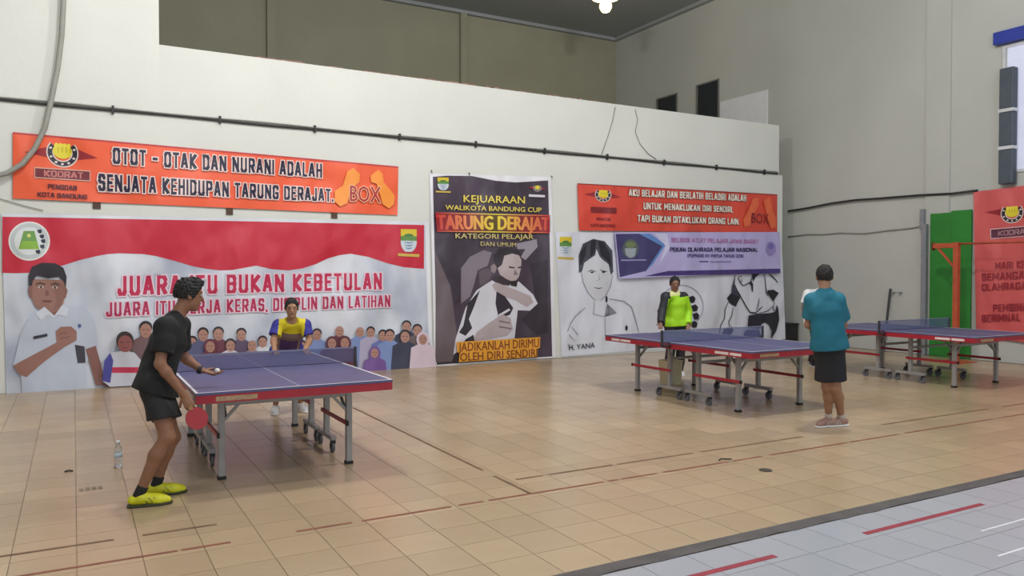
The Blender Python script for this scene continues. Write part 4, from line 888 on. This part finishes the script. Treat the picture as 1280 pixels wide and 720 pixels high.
# ================================================================= PEOPLE
def V(p): return np.array(p, dtype=np.float64)
def unit(v): v = V(v); return v / np.linalg.norm(v)
class Field:
    def __init__(s): s.p = []
    def cone(s, a, b, ra, rb, k=0.02, n=None, q=1.0, clip=None): s.p.append(('c', V(a), V(b), ra, rb, k, n, q, clip)); return s
    def ell(s, c, axes, rad, k=0.02, clip=None): s.p.append(('e', V(c), [unit(a) for a in axes], rad, 0, k, None, 1, clip)); return s
    def mesh(s, name, h, noise=0.0, clips=(), nseed=0.0, nscale=1.0, subs=(), fuzz=0.0):
        lo = np.full(3, 1e9); hi = np.full(3, -1e9)
        bb = []
        for pr in s.p:
            if pr[0] == 'c': r = max(pr[3], pr[4]); a = np.minimum(pr[1], pr[2]) - r; b = np.maximum(pr[1], pr[2]) + r
            else: r = max(pr[3]); a = pr[1] - r; b = pr[1] + r
            bb.append((a, b)); lo = np.minimum(lo, a); hi = np.maximum(hi, b)
        lo -= 3 * h + 0.012; hi += 3 * h + 0.012
        n = np.ceil((hi - lo) / h).astype(int) + 1
        D = np.full(n, 0.3, dtype=np.float32)
        ax = [lo[i] + h * np.arange(n[i]) for i in range(3)]
        for pr, (a, b) in zip(s.p, bb):
            m = pr[5] + 2 * h + 0.012
            i0 = np.maximum(((a - m - lo) / h).astype(int), 0); i1 = np.minimum(((b + m - lo) / h).astype(int) + 2, n)
            X, Y, Z = np.meshgrid(ax[0][i0[0]:i1[0]], ax[1][i0[1]:i1[1]], ax[2][i0[2]:i1[2]], indexing='ij')
            Pt = np.stack([X, Y, Z], -1)
            if pr[0] == 'c':
                A_, B_ = pr[1], pr[2]; Q = Pt - A_; ba = B_ - A_
                if pr[6] is not None:
                    nn = unit(pr[6]); f = 1 / pr[7] - 1
                    Q = Q + (f * (Q @ nn))[..., None] * nn; ba = ba + f * (ba @ nn) * nn
                L = ba @ ba + 1e-12
                t = np.clip((Q @ ba) / L, 0, 1)
                d = np.linalg.norm(Q - t[..., None] * ba, axis=-1) - (pr[3] + (pr[4] - pr[3]) * t)
                if pr[6] is not None: d = d * math.sqrt(pr[7])
            else:
                Q = Pt - pr[1]; d = np.sqrt(sum((Q @ pr[2][i] / pr[3][i]) ** 2 for i in range(3)))
                d = (d - 1) * min(pr[3])
            if pr[8] is not None:
                for cp, cn in pr[8]: d = np.maximum(d, (Pt - V(cp)) @ unit(cn))
            sl = tuple(slice(i0[i], i1[i]) for i in range(3))
            o = D[sl]; k = max(pr[5], 1e-4)
            hh = np.clip(0.5 + 0.5 * (d - o) / k, 0, 1)
            D[sl] = d + (o - d) * hh - k * hh * (1 - hh)
        if noise or clips or subs or fuzz:
            X, Y, Z = np.meshgrid(*ax, indexing='ij')
            if noise:
                w = 26.0 * nscale; q = nseed
                D += noise * (np.sin(w * Z + 9 * nscale * X + q + 2.1 * np.sin(7 * nscale * Y + q)) * 0.5 + np.sin(0.8 * w * X - 0.6 * w * Y + 14 * nscale * Z + 2 * q) * 0.5 + 0.5 * np.sin(1.7 * w * Y + 1.3 * w * Z + q)).astype(np.float32)
            if fuzz:
                rg = np.random.RandomState(5); fz = np.zeros_like(D)
                for _ in range(14):
                    kv = rg.normal(size=3); kv = kv / np.linalg.norm(kv) * rg.uniform(130, 330)
                    fz += np.sin(kv[0] * X + kv[1] * Y + kv[2] * Z + rg.uniform(0, 6.28)).astype(np.float32)
                D += fuzz * fz * 0.4
            for cp, rr in subs: D = np.maximum(D, (rr - np.sqrt((X - cp[0]) ** 2 + (Y - cp[1]) ** 2 + (Z - cp[2]) ** 2)).astype(np.float32))
            for cp, cn in clips:
                cn = unit(cn); D = np.maximum(D, ((X - cp[0]) * cn[0] + (Y - cp[1]) * cn[1] + (Z - cp[2]) * cn[2]).astype(np.float32))
        D[0], D[-1], D[:, 0], D[:, -1], D[:, :, 0], D[:, :, -1] = 0.3, 0.3, 0.3, 0.3, 0.3, 0.3
        return nets(name, D, lo, h)
def nets(name, D, lo, h):
    s = D < 0; sh = [slice(0, -1), slice(1, None)]
    cnt = sum(s[sh[i], sh[j], sh[k]].astype(np.int8) for i in (0, 1) for j in (0, 1) for k in (0, 1))
    act = (cnt > 0) & (cnt < 8); idx = np.full(act.shape, -1, dtype=np.int64); N = int(act.sum()); idx[act] = np.arange(N)
    c = np.argwhere(act)
    co = [(i, j, k) for i in (0, 1) for j in (0, 1) for k in (0, 1)]
    val = {o: D[c[:, 0] + o[0], c[:, 1] + o[1], c[:, 2] + o[2]].astype(np.float64) for o in co}
    acc = np.zeros((N, 3)); num = np.zeros(N)
    for o in co:
        for a in range(3):
            if o[a] == 1: continue
            o2 = list(o); o2[a] = 1; o2 = tuple(o2)
            x, y = val[o], val[o2]; m = (x < 0) != (y < 0)
            t = np.where(m, x / np.where(m, x - y, 1), 0)
            p = np.tile(np.array(o, float), (N, 1)); p[:, a] += t
            acc[m] += p[m]; num[m] += 1
    vert = lo + (c + acc / num[:, None]) * h
    quads = []
    for a in range(3):
        b, d = (a + 1) % 3, (a + 2) % 3
        s0 = np.take(s, range(0, s.shape[a] - 1), axis=a); s1 = np.take(s, range(1, s.shape[a]), axis=a)
        e = np.argwhere(s0 != s1)
        e = e[(e[:, b] > 0) & (e[:, d] > 0) & (e[:, b] < s.shape[b] - 1) & (e[:, d] < s.shape[d] - 1)]
        def cell(db, dd):
            q = e.copy(); q[:, b] += db; q[:, d] += dd; return idx[q[:, 0], q[:, 1], q[:, 2]]
        f = np.stack([cell(-1, -1), cell(0, -1), cell(0, 0), cell(-1, 0)], 1)
        fl = s0[e[:, 0], e[:, 1], e[:, 2]]
        f[~fl] = f[~fl][:, ::-1]
        quads.append(f)
    F = np.concatenate(quads); F = F[(F >= 0).all(1)]
    me = bpy.data.meshes.new(name); me.vertices.add(N); me.vertices.foreach_set('co', vert.astype(np.float32).ravel())
    me.loops.add(F.size); me.loops.foreach_set('vertex_index', F.astype(np.int32).ravel())
    me.polygons.add(len(F)); me.polygons.foreach_set('loop_start', np.arange(0, F.size, 4, dtype=np.int32)); me.polygons.foreach_set('loop_total', np.full(len(F), 4, dtype=np.int32))
    me.update(); me.validate()
    return me

def hand(fd, w, d, n, side, curl=0.35, s=1.0, spread=0.0):
    """palm, four fingers, thumb; d finger direction, n palm side, side +1/-1 puts the thumb"""
    w, d, n = V(w), unit(d), V(n); n = unit(n - d * (n @ d)); l = np.cross(d, n) * side
    fd.cone(w, w + d * 0.075 * s, 0.030 * s, 0.038 * s, 0.012, n=n, q=0.45)
    for i in range(4):
        b = w + d * (0.082 - 0.004 * abs(i - 1)) * s + l * (0.030 - 0.020 * i) * s
        ln_ = (0.030, 0.034, 0.031, 0.024)[i] * s; a = curl * 0.7; r = 0.0085 * s
        for j in range(3):
            dd = d * math.cos(a) + n * math.sin(a) + l * spread * (1.5 - i) * 0.1
            e = b + dd * ln_; fd.cone(b, e, r, r * 0.92, 0.004); b = e; r *= 0.92; ln_ *= 0.8; a += curl
    b = w + d * 0.022 * s + l * 0.028 * s + n * 0.006 * s; dd = unit(d * 0.62 + l * 0.62 + n * 0.35)
    for L_, r in ((0.034, 0.0115), (0.030, 0.010)):
        e = b + dd * L_ * s; fd.cone(b, e, r * s, r * 0.9 * s, 0.005); b = e; dd = unit(dd * 0.8 + d * 0.4 + n * curl * 0.5)

def person(name, label, J, f, hf, sk, hair, opts):
    """J: joints; f torso facing; hf head facing"""
    s = opts.get('s', 1.0); h = opts.get('h', 0.0065)
    J = {k: V(v) for k, v in J.items()}
    base = (J['anR'] + J['anL']) / 2
    e = thing(name, label, 'person', (base[0], base[1], 0))
    f = unit(f); up = unit(J['neck'] - J['pelvis']); f = unit(f - up * (f @ up)); r = np.cross(f, up)
    chest = J['neck'] * 0.62 + J['pelvis'] * 0.38; waist = J['neck'] * 0.25 + J['pelvis'] * 0.75
    hf = unit(hf); hu = V(opts.get('hup', (0, 0, 1))); hu = unit(hu - hf * (hu @ hf)); hr = np.cross(hf, hu); c = J['head']
    skin = M(name + '_skin_' + label[:12], sk, 0.55, var=0.06, scale=14)
    b = Field()
    def trunk(F, g):
        F.cone(J['pelvis'], waist, (0.125 + g) * s, (0.118 + g) * s, 0.04, n=f, q=0.72)
        F.cone(waist, chest, (0.118 + g) * s, (0.142 + g) * s, 0.05, n=f, q=0.70)
        F.cone(chest, J['neck'] - up * 0.03, (0.142 + g) * s, (0.07 + g) * s, 0.04, n=f, q=0.72)
        for k in ('L', 'R'): F.cone(J['sh' + k], J['neck'] - up * 0.05 * s, (0.052 + g * 0.8) * s, (0.06 + g * 0.6) * s, 0.04)
    trunk(b, 0)
    b.cone(J['hipL'], J['hipR'], 0.09 * s, 0.09 * s, 0.05)
    b.cone(c - hu * 0.05 * s - hf * 0.02 * s, J['neck'], 0.050 * s, 0.056 * s, 0.03)
    # head
    b.ell(c + hu * 0.028 * s - hf * 0.004, (hr, hf, hu), (0.074 * s, 0.094 * s, 0.088 * s), 0.02)
    b.ell(c - hu * 0.042 * s + hf * 0.018 * s, (hr, hf, hu), (0.060 * s, 0.070 * s, 0.074 * s), 0.025)
    b.ell(c - hu * 0.098 * s + hf * 0.056 * s, (hr, hf, hu), (0.026 * s, 0.026 * s, 0.022 * s), 0.02)
    b.cone(c + (hu * 0.012 + hf * 0.084) * s, c + (-hu * 0.026 + hf * 0.105) * s, 0.007 * s, 0.0125 * s, 0.012)
    b.cone(c + (hu * 0.030 + hf * 0.078 + hr * 0.034) * s, c + (hu * 0.030 + hf * 0.078 - hr * 0.034) * s, 0.012 * s, 0.012 * s, 0.012)
    b.cone(c + (-hu * 0.056 + hf * 0.084 + hr * 0.016) * s, c + (-hu * 0.056 + hf * 0.084 - hr * 0.016) * s, 0.008 * s, 0.008 * s, 0.006)
    for q in (-1, 1): b.ell(c + (hr * q * 0.077 - hu * 0.008 - hf * 0.008) * s, (hr, hf, hu), (0.010 * s, 0.020 * s, 0.030 * s), 0.008)
    for k, q in (('L', -1), ('R', 1)):
        sh, el, wr, hip, kn, an = (J[x + k] for x in ('sh', 'el', 'wr', 'hip', 'kn', 'an'))
        b.cone(sh, el, 0.047 * s, 0.037 * s, 0.025); b.cone(el, el * 0.75 + wr * 0.25, 0.037 * s, 0.038 * s, 0.02); b.cone(el * 0.75 + wr * 0.25, wr, 0.038 * s, 0.025 * s, 0.02)
        hd, hn, curl = opts.get('hand' + k, (wr - el, f, 0.4))
        hand(b, wr, hd, hn, opts.get('thumb' + k, q), curl, s)
        b.cone(hip, kn, 0.080 * s, 0.053 * s, 0.04); cm = kn * 0.68 + an * 0.32; back = -V(opts['toe' + k] + (0,)) * 0.014
        b.cone(kn, cm + back, 0.052 * s, 0.052 * s, 0.03); b.cone(cm + back, an, 0.050 * s, 0.033 * s, 0.03)
        t = unit(opts['toe' + k] + (0,)); a0 = V((an[0], an[1], 0.0))
        b.cone(a0 - t * 0.03 + V((0, 0, .045)), a0 + t * 0.12 + V((0, 0, .035)), 0.032 * s, 0.026 * s, 0.03)
    link('body', b.mesh('body', h), skin, e, True)
    # eyes
    for q in (-1, 1):
        p = c + (hr * q * 0.031 + hu * 0.010 + hf * 0.079) * s
        me = Field().ell(p, (hr, hf, hu), (0.014 * s, 0.010 * s, 0.0085 * s)).mesh('eye', 0.003); ey = link('eye', me, M('eye_white', (176, 166, 158), 0.3), e, True)
        me = Field().ell(p + hf * 0.0085 * s, (hr, hf, hu), (0.0078 * s, 0.004 * s, 0.0078 * s)).mesh('iris', 0.002); link('iris', me, M('iris_dark', (30, 22, 20), 0.3), ey, True)
        me = Field().cone(p + (hu * 0.021 + hf * 0.004 - hr * 0.014) * s, p + (hu * 0.022 + hf * 0.004 + hr * 0.014) * s, 0.005, 0.004).mesh('eyebrow', 0.003); link('eyebrow', me, M('hair_black', (26, 23, 24), 0.7), e, True)
    me = Field().cone(c + (-hu * 0.058 + hf * 0.0885 - hr * 0.018) * s, c + (-hu * 0.058 + hf * 0.0885 + hr * 0.018) * s, 0.0062, 0.0062).mesh('lips', 0.003); link('lips', me, M('lips_brown', (132, 76, 66), 0.5), e, True)
    # hair
    hg = hair.get('g', 0.012)
    H = Field().ell(c + hu * 0.030 * s - hf * 0.006 * s, (hr, hf, hu), ((0.074 + hg) * s, (0.094 + hg) * s, (0.088 + hg * 1.3) * s), 0.01)
    if hair.get('quiff'): H.ell(c + (hu * 0.10 + hf * 0.055) * s, (hr, hf, hu), (0.055 * s, 0.045 * s, 0.035 * s), 0.03)
    cl = [(c + (hu * 0.062 + hf * 0.074) * s, hf * 0.84 - hu * 0.54), (c - (hu * hair.get('low', 0.045) + hf * 0.07) * s, -hu)]
    link('hair', H.mesh('hair', 0.0045, 0.0, cl, 1.0, 1.0, (), hair.get('fuzz', 0.0022)), M('hair_black', (26, 23, 24), 0.7), e, True)
    # upper garment
    top = opts['top']; g = top.get('g', 0.02)
    T = Field(); trunk(T, g)
    hem = J['pelvis'] - up * top.get('hem', 0.09) * s
    T.cone(waist, hem - up * 0.1, (0.126 + g) * s, (top.get('hemr', 0.146) + g) * s, 0.05, n=f, q=0.80)
    T.cone(J['hipL'], J['hipR'], (0.096 + g) * s, (0.096 + g) * s, 0.04)
    for k in ('L', 'R'): T.cone(J['hip' + k], J['hip' + k] * 0.6 + J['kn' + k] * 0.4, (0.092 + g) * s, (0.09 + g) * s, 0.04)
    sl = top.get('sleeve', 0.62)
    for k in ('L', 'R'):
        sh, el, wr = J['sh' + k], J['el' + k], J['wr' + k]
        if sl <= 1:
            en = sh + (el - sh) * sl; d = unit(el - sh)
            T.cone(sh, sh + (el - sh) * (sl + 0.15), (0.052 + g * 0.8) * s, (0.052 + g * 1.1) * s, 0.03, clip=[(en, d)])
        else:
            d = unit(wr - el); T.cone(sh, el, (0.052 + g * 0.8) * s, (0.042 + g) * s, 0.03); T.cone(el, wr + d * 0.05, (0.042 + g) * s, (0.034 + g) * s, 0.02, clip=[(wr - d * 0.005, d)])
    nk = (J['neck'] + up * (0.085 + top.get('collar', 0)) * s + f * 0.05 * s, 0.088 * s)
    tm_ = T.mesh('shirt', h, top.get('noise', 0.004), [(hem, -up)], 2.0 + s, 0.8, [nk])
    to = link(top.get('name', 'shirt'), tm_, top['mats'], e, True)
    if 'paint' in top:
        cs = np.empty(len(tm_.polygons) * 3); tm_.polygons.foreach_get('center', cs); cs = cs.reshape(-1, 3) + np.array(wloc(e))
        tm_.polygons.foreach_set('material_index', top['paint'](cs, J, f, r, up).astype(np.int32))
    # lower garment
    bot = opts['bottom']; g = bot.get('g', 0.02); Bt = Field()
    Bt.cone(J['pelvis'] + up * 0.03, J['pelvis'] - up * 0.02, (0.122 + g * 0.5) * s, (0.125 + g * 0.5) * s, 0.04, n=f, q=0.74)
    Bt.cone(J['hipL'], J['hipR'], (0.088 + g * 0.2) * s, (0.088 + g * 0.2) * s, 0.05)
    for k in ('L', 'R'):
        hip, kn, an = J['hip' + k], J['kn' + k], J['an' + k]
        if bot['len'] <= 1:
            d = unit(kn - hip); en = hip + (kn - hip) * bot['len']
            Bt.cone(hip, hip + (kn - hip) * (bot['len'] + 0.2), (0.080 + g * 0.4) * s, (0.080 + g * 1.2) * s, 0.03, clip=[(en, d * 0.8 + V((0, 0, -0.4)))])
        else:
            Bt.cone(hip, kn, (0.084 + g * 0.7) * s, (0.058 + g) * s, 0.03); d = unit(an - kn); Bt.cone(kn, an + d * 0.05, (0.058 + g) * s, (0.045 + g) * s, 0.03, clip=[(an + d * 0.02, d)])
    link(bot.get('name', 'shorts'), Bt.mesh('shorts', h, bot.get('noise', 0.004), [(hem + up * 0.025, up)], 4.0, 0.9), bot['mat'], e, True)
    # shoes
    for k in ('L', 'R'):
        an = J['an' + k]; t = unit(opts['toe' + k] + (0,)); a0 = V((an[0], an[1], 0)); z = V((0, 0, 1.)); sd = np.cross(t, z)
        Fs = Field(); lift = 0.018
        Fs.cone(a0 - t * 0.045 + z * 0.05, a0 + z * 0.055, 0.036 * s, 0.040 * s, 0.03)
        Fs.cone(a0 + z * 0.06 + t * 0.01, a0 + t * 0.13 + z * 0.036, 0.042 * s, 0.040 * s, 0.03)
        Fs.cone(a0 + t * 0.12 + z * 0.034, a0 + t * 0.175 + z * 0.028, 0.041 * s, 0.030 * s, 0.03)
        so = link('shoe', Fs.mesh('shoe', 0.005, 0, [(a0 + z * lift, -z), (an + z * 0.012, z + t * 0.25)]), opts['shoe'], e, True)
        Sf = Field()
        for p0, p1, r0, r1 in ((-0.045, 0.05, 0.042, 0.044), (0.05, 0.125, 0.044, 0.048), (0.125, 0.178, 0.048, 0.036)): Sf.cone(a0 + t * p0 + z * 0.015, a0 + t * p1 + z * 0.015, r0 * s, r1 * s, 0.02)
        link('sole', Sf.mesh('sole', 0.005, 0, [(a0 + z * 0.02, z), (a0 + z * 0.001, -z)]), opts['sole'], so, False)
        if 'sock' in opts:
            kd = unit(J['kn' + k] - an); me = Field().cone(an - kd * 0.03, an + kd * 0.07, 0.040 * s, 0.040 * s, clip=[(an + kd * 0.055, kd)]).mesh('sock', 0.005); link('sock', me, opts['sock'], e, True)
        if 'stripe' in opts:
            bm = B()
            for q in (0.03, 0.065, 0.10):
                for w_ in (-1, 1):
                    p0 = a0 + t * (q + 0.02) + sd * w_ * 0.040 * s + z * 0.03; p1 = a0 + t * (q - 0.01) + sd * w_ * 0.034 * s + z * 0.066; bar(bm, p0, p1, 0.012, 0.004)
            obj('shoe_stripe', bm, opts['stripe'], so)
    return e

def pz(u, v, z): return onz(u, v, z)
blackc = M('black_cotton', (22, 22, 25), 0.85, var=0.1, scale=9); blacks = M('black_polyester', (27, 27, 30), 0.7, var=0.1, scale=9)
SK1, SK2 = (150, 106, 78), (162, 120, 92)
# boy in black serving at the left
a1 = onz(175, 633); a2 = onz(196, 620)
J1 = dict(head=onY(236, 369, 6.18), neck=onY(220, 398, 6.18), pelvis=onY(194, 472, 6.16), shR=onY(207, 409, 6.00), shL=onY(224, 407, 6.36),
          elR=onY(200, 455, 5.93), wrR=onY(230, 494, 5.93), elL=onY(229, 446, 6.46), wrL=onY(253, 463, 6.40),
          hipR=onY(193, 486, 6.07), hipL=onY(197, 486, 6.27), knR=onY(209, 546, 6.00), knL=onY(216, 546, 6.24), anR=(a1.x, a1.y, 0.095), anL=(a2.x, a2.y, 0.095))
padc = onY(246, 523, 5.90); hdR = padc - J1['wrR']
boy = person('person', 'boy in black shirt and shorts with yellow shoes serving at the left table', J1, (1, 0.10, 0), (1, 0.12, -0.12), (138, 96, 72), dict(g=0.016, fuzz=0.0032, quiff=True, low=0.03),
    dict(s=0.96, h=0.0055, handR=(hdR, (0.1, 1, 0), 0.9), thumbR=-1, handL=(onY(276, 470, 6.36) - J1['wrL'], (0, 0, 1), 0.35), thumbL=-1, toeR=(1, -0.12), toeL=(1, 0.05),
         top=dict(mats=[blackc], g=0.028, hem=0.11, sleeve=0.72, noise=0.005), bottom=dict(mat=blacks, len=0.62, g=0.028), shoe=M('yellow_shoe', (206, 204, 30), 0.5, var=0.08), sole=M('dark_sole', (58, 62, 40), 0.6), stripe=M('shoe_stripe_dark', (70, 96, 60), 0.6), sock=M('black_sock', (30, 30, 32), 0.8)))
w = V(J1['wrL']); hd = V(onY(276, 470, 6.36)) - w; hd = unit(hd)
me = Field().cone(w - hd * 0.035, w - hd * 0.005, 0.033, 0.033, clip=[(w - hd * 0.004, hd), (w - hd * 0.036, -hd)]).mesh('wristband', 0.004); link('wristband', me, M('black_rubber', (28, 28, 30), 0.6), boy, True)
bp = w + hd * 0.115 + V((0, 0, 0.033))
bm = B(); bmesh.ops.create_uvsphere(bm, u_segments=20, v_segments=12, radius=0.02, matrix=Matrix.Translation(bp)); tag(obj('table_tennis_ball', bm, M('ball_white', (236, 232, 224), 0.4), None, True), 'small white ball resting on the open palm of the boy in black', 'ball')
# red bat in his right hand
hdir = unit(hdR); wr = V(J1['wrR']); nb = unit(V((0.15, -1, 0.1)) - hdir * (V((0.15, -1, 0.1)) @ hdir)); lb_ = np.cross(hdir, nb)
hc = wr + hdir * 0.085 + V((0, 0, 0)) + (-nb) * 0.016
bc = V(padc)
e = thing('table_tennis_bat', 'red table tennis bat held low by the boy in black', 'bat', tuple(bc - V((0, 0, 0.08))))
def blade(th0, th1, name, m):
    bm = B(); vs = [[], []]
    for k in range(32):
        a = 2 * math.pi * k / 32; q = bc + (hdir * math.cos(a) * 0.079 + lb_ * math.sin(a) * 0.075)
        vs[0].append(bm.verts.new(q + nb * th0)); vs[1].append(bm.verts.new(q + nb * th1))
    bm.faces.new(vs[0]); bm.faces.new(vs[1][::-1])
    for k in range(32): bm.faces.new((vs[0][k], vs[0][(k + 1) % 32], vs[1][(k + 1) % 32], vs[1][k]))
    obj(name, bm, m, e)
blade(0.0035, 0.0065, 'rubber', M('red_rubber', (158, 32, 40), 0.5)); blade(-0.003, 0.003, 'blade', M('bat_wood', (170, 130, 84), 0.5)); blade(-0.0065, -0.0035, 'rubber', M('black_rubber', (28, 28, 30), 0.6))
bm = B(); bar(bm, bc - hdir * 0.072, bc - hdir * 0.175, 0.028, 0.022); obj('handle', bm, M('bat_wood', (170, 130, 84), 0.5), e)

# boy at the far end of the left table
J2 = dict(head=onY(364.5, 385, 8.98), neck=onY(365, 401, 9.06), pelvis=(2.20, 9.34, 0.76), shR=onY(348, 406, 9.04), shL=onY(381, 406, 9.04), elR=onY(342, 425, 8.98), elL=onY(387, 425, 8.98),
          wrR=pz(346.5, 439.5, 0.80) + Vector((0, 0.13, 0)), wrL=pz(385, 439, 0.80) + Vector((0, 0.13, 0)), hipR=(2.11, 9.36, 0.71), hipL=(2.29, 9.36, 0.71), knR=(2.05, 9.08, 0.44), knL=(2.34, 9.08, 0.44), anR=(2.05, 9.32, 0.09), anL=(2.34, 9.32, 0.09))
yb2, pb2, bb2 = M('yellow_jersey', (214, 196, 30), 0.7), M('purple_jersey', (78, 52, 104), 0.7), M('blue_jersey', (48, 48, 142), 0.7)
gb2 = M('grey_gold_jersey', (132, 108, 104), 0.7)
def paint2(c, J, f, r, up):
    t = (c - J['pelvis']) @ up / np.linalg.norm(J['neck'] - J['pelvis']); x = np.abs((c - J['pelvis']) @ r)
    m = np.where(t > 0.74, 0, np.where((t > 0.50) | (x > 0.10), 3, 1)); m = np.where((x > 0.145) | ((t < 0.5) & (x > 0.13)), 2, m); return m
person('person', 'boy in yellow and purple jersey leaning behind the left table', J2, (-0.2, -1, 0), (-0.2, -1, -0.12), SK2, dict(g=0.009, low=0.03),
    dict(s=0.92, h=0.0075, toeR=(-0.3, -1), toeL=(0.1, -1), handR=((0.02, -1, -0.12), (0, 0, -1), 0.25), handL=((-0.05, -1, -0.12), (0, 0, -1), 0.25), thumbR=-1, thumbL=1,
         top=dict(mats=[yb2, pb2, bb2, gb2], paint=paint2, g=0.024, sleeve=0.7), bottom=dict(mat=blacks, len=0.8), shoe=M('white_shoe', (210, 210, 214), 0.5), sole=M('white_sole', (225, 225, 226), 0.6)))

# man in lime green jacket behind the middle table
b3 = onY(844, 440, 9.55); bx3, by3 = b3.x, 9.55
J3 = dict(head=onY(843.5, 355, 9.5), neck=onY(843.5, 366, 9.52), pelvis=(bx3, by3, 0.87), shR=onY(832, 371, 9.5), shL=onY(855, 371, 9.5), elR=onY(827.5, 389, 9.5), elL=onY(860, 389, 9.5), wrR=onY(826, 404, 9.4), wrL=onY(860, 405, 9.4),
          hipR=(bx3 - 0.09, by3 + 0.03, 0.82), hipL=(bx3 + 0.08, by3 - 0.03, 0.82), knR=(bx3 - 0.09, by3, 0.46), knL=(bx3 + 0.08, by3 - 0.05, 0.46), anR=(bx3 - 0.10, by3 + 0.05, 0.09), anL=(bx3 + 0.09, by3, 0.09))
lime, blj, cream_c = M('lime_jacket', (158, 214, 22), 0.6, var=0.05), M('black_jacket', (34, 38, 44), 0.6), M('pale_yellow_collar', (212, 214, 150), 0.6)
def paint3(c, J, f, r, up):
    t = (c - J['pelvis']) @ up / np.linalg.norm(J['neck'] - J['pelvis']); x = (c - J['pelvis']) @ r
    m = np.zeros(len(c), int); m = np.where((x > 0.11 + 0.06 * (0.9 - t)) & (t < 2), 1, m); m = np.where((t > 0.86) & (np.abs(x) > 0.07), 1, m); return np.where((t > 0.93) & (np.abs(x) < 0.08), 2, m)
person('person', 'man in lime green and black jacket standing behind the middle table', J3, (-0.62, -0.78, 0), (-0.5, -0.86, -0.1), (128, 92, 74), dict(g=0.010, low=0.02),
    dict(s=0.97, h=0.008, toeR=(-0.7, -0.7), toeL=(-0.4, -0.9), top=dict(name='jacket', mats=[lime, blj, cream_c], paint=paint3, g=0.024, sleeve=2, hem=0.07, collar=0.035), bottom=dict(name='trousers', mat=M('dark_trousers', (36, 38, 46), 0.7), len=2, g=0.02), shoe=M('white_shoe', (210, 210, 214), 0.5), sole=M('white_sole', (225, 225, 226), 0.6)))

# man in teal seen from behind
a4 = onz(1047, 534); Yt = 5.44
a4r = onz(1052, 533)
J4 = dict(head=onY(1030.5, 346, Yt + 0.03), neck=onY(1031, 365, Yt), pelvis=onY(1036, 424, Yt), shL=onY(1015.5, 375, Yt + 0.10), shR=onY(1048, 375, Yt - 0.08), elL=onY(1010, 406, Yt + 0.16), elR=onY(1054.5, 406, Yt - 0.02),
          wrL=onY(1024, 412, Yt + 0.34), wrR=onY(1044, 412, Yt + 0.24), hipL=onY(1029, 432, Yt + 0.04), hipR=onY(1044, 432, Yt - 0.04), knL=onY(1034, 484, Yt + 0.08), knR=onY(1044, 484, Yt), anL=(a4.x - 0.02, a4.y + 0.10, 0.095), anR=(a4r.x + 0.02, a4r.y + 0.02, 0.095))
teal = M('teal_shirt', (18, 104, 126), 0.75, var=0.06, scale=5)
person('person', 'man in teal shirt and black shorts standing with his back to the camera', J4, (0.50, 0.86, 0), (0.66, 0.75, -0.05), (150, 112, 88), dict(g=0.009, low=0.062),
    dict(s=1.0, h=0.0065, toeL=(-0.95, -0.1), toeR=(-0.9, 0.25), handL=((0.5, 0.5, 0.1), (0.5, -0.4, 0), 0.6), handR=((-0.5, 0.5, 0.1), (-0.5, -0.4, 0), 0.6), thumbL=1, thumbR=-1,
         top=dict(mats=[teal], g=0.026, hem=0.10, hemr=0.178, sleeve=0.74, noise=0.005), bottom=dict(mat=M('navy_black_shorts', (24, 26, 34), 0.75), len=0.82, g=0.034), shoe=M('pinkish_grey_shoe', (150, 118, 108), 0.6, var=0.1), sole=M('white_sole', (225, 225, 226), 0.6), stripe=M('shoe_stripe_white', (214, 210, 206), 0.6), sock=M('white_sock', (190, 180, 172), 0.8)))

# person in white half hidden behind him, at the far end of the right table
Yw = 9.32; b5 = onY(1022, 430, Yw); bx5 = b5.x
J5 = dict(head=onY(1032, 351, Yw - 0.03), neck=onY(1026, 364, Yw), pelvis=(bx5 + 0.02, Yw, 0.88), shR=onY(1010, 367, Yw - 0.02), shL=onY(1038, 367, Yw + 0.02), elR=onY(1005, 384, Yw), elL=onY(1043, 386, Yw), wrR=onY(1005, 394, Yw - 0.22), wrL=onY(1036, 398, Yw - 0.2),
          hipR=(bx5 - 0.08, Yw + 0.02, 0.83), hipL=(bx5 + 0.09, Yw, 0.83), knR=(bx5 - 0.09, Yw - 0.03, 0.47), knL=(bx5 + 0.1, Yw - 0.03, 0.47), anR=(bx5 - 0.10, Yw + 0.03, 0.09), anL=(bx5 + 0.1, Yw, 0.09))
person('person', 'person in white shirt and black trousers half hidden behind the man in teal', J5, (-0.55, -0.83, 0), (-0.6, -0.8, -0.1), (120, 86, 70), dict(g=0.010, low=0.03),
    dict(s=0.98, h=0.008, toeR=(-0.6, -0.8), toeL=(-0.4, -0.9), top=dict(mats=[M('white_shirt', (226, 228, 232), 0.7)], g=0.03, sleeve=0.75), bottom=dict(name='trousers', mat=blacks, len=2, g=0.02), shoe=M('black_shoe', (28, 28, 30), 0.5), sole=M('white_sole', (225, 225, 226), 0.6)))
q = V(J5['wrR']) + V((-0.035, -0.07, -0.04))
me = Field().cone(q + V((-0.03, 0, 0.03)), q + V((0.01, -0.01, -0.07)), 0.035, 0.05, 0.02, n=V((0.4, 1, 0)), q=0.4).mesh('towel', 0.006, 0.004, (), 1.0, 2.0)
tag(link('towel', me, M('white_towel', (232, 234, 238), 0.9), None, True), 'small white towel in the hand of the half hidden person', 'towel')
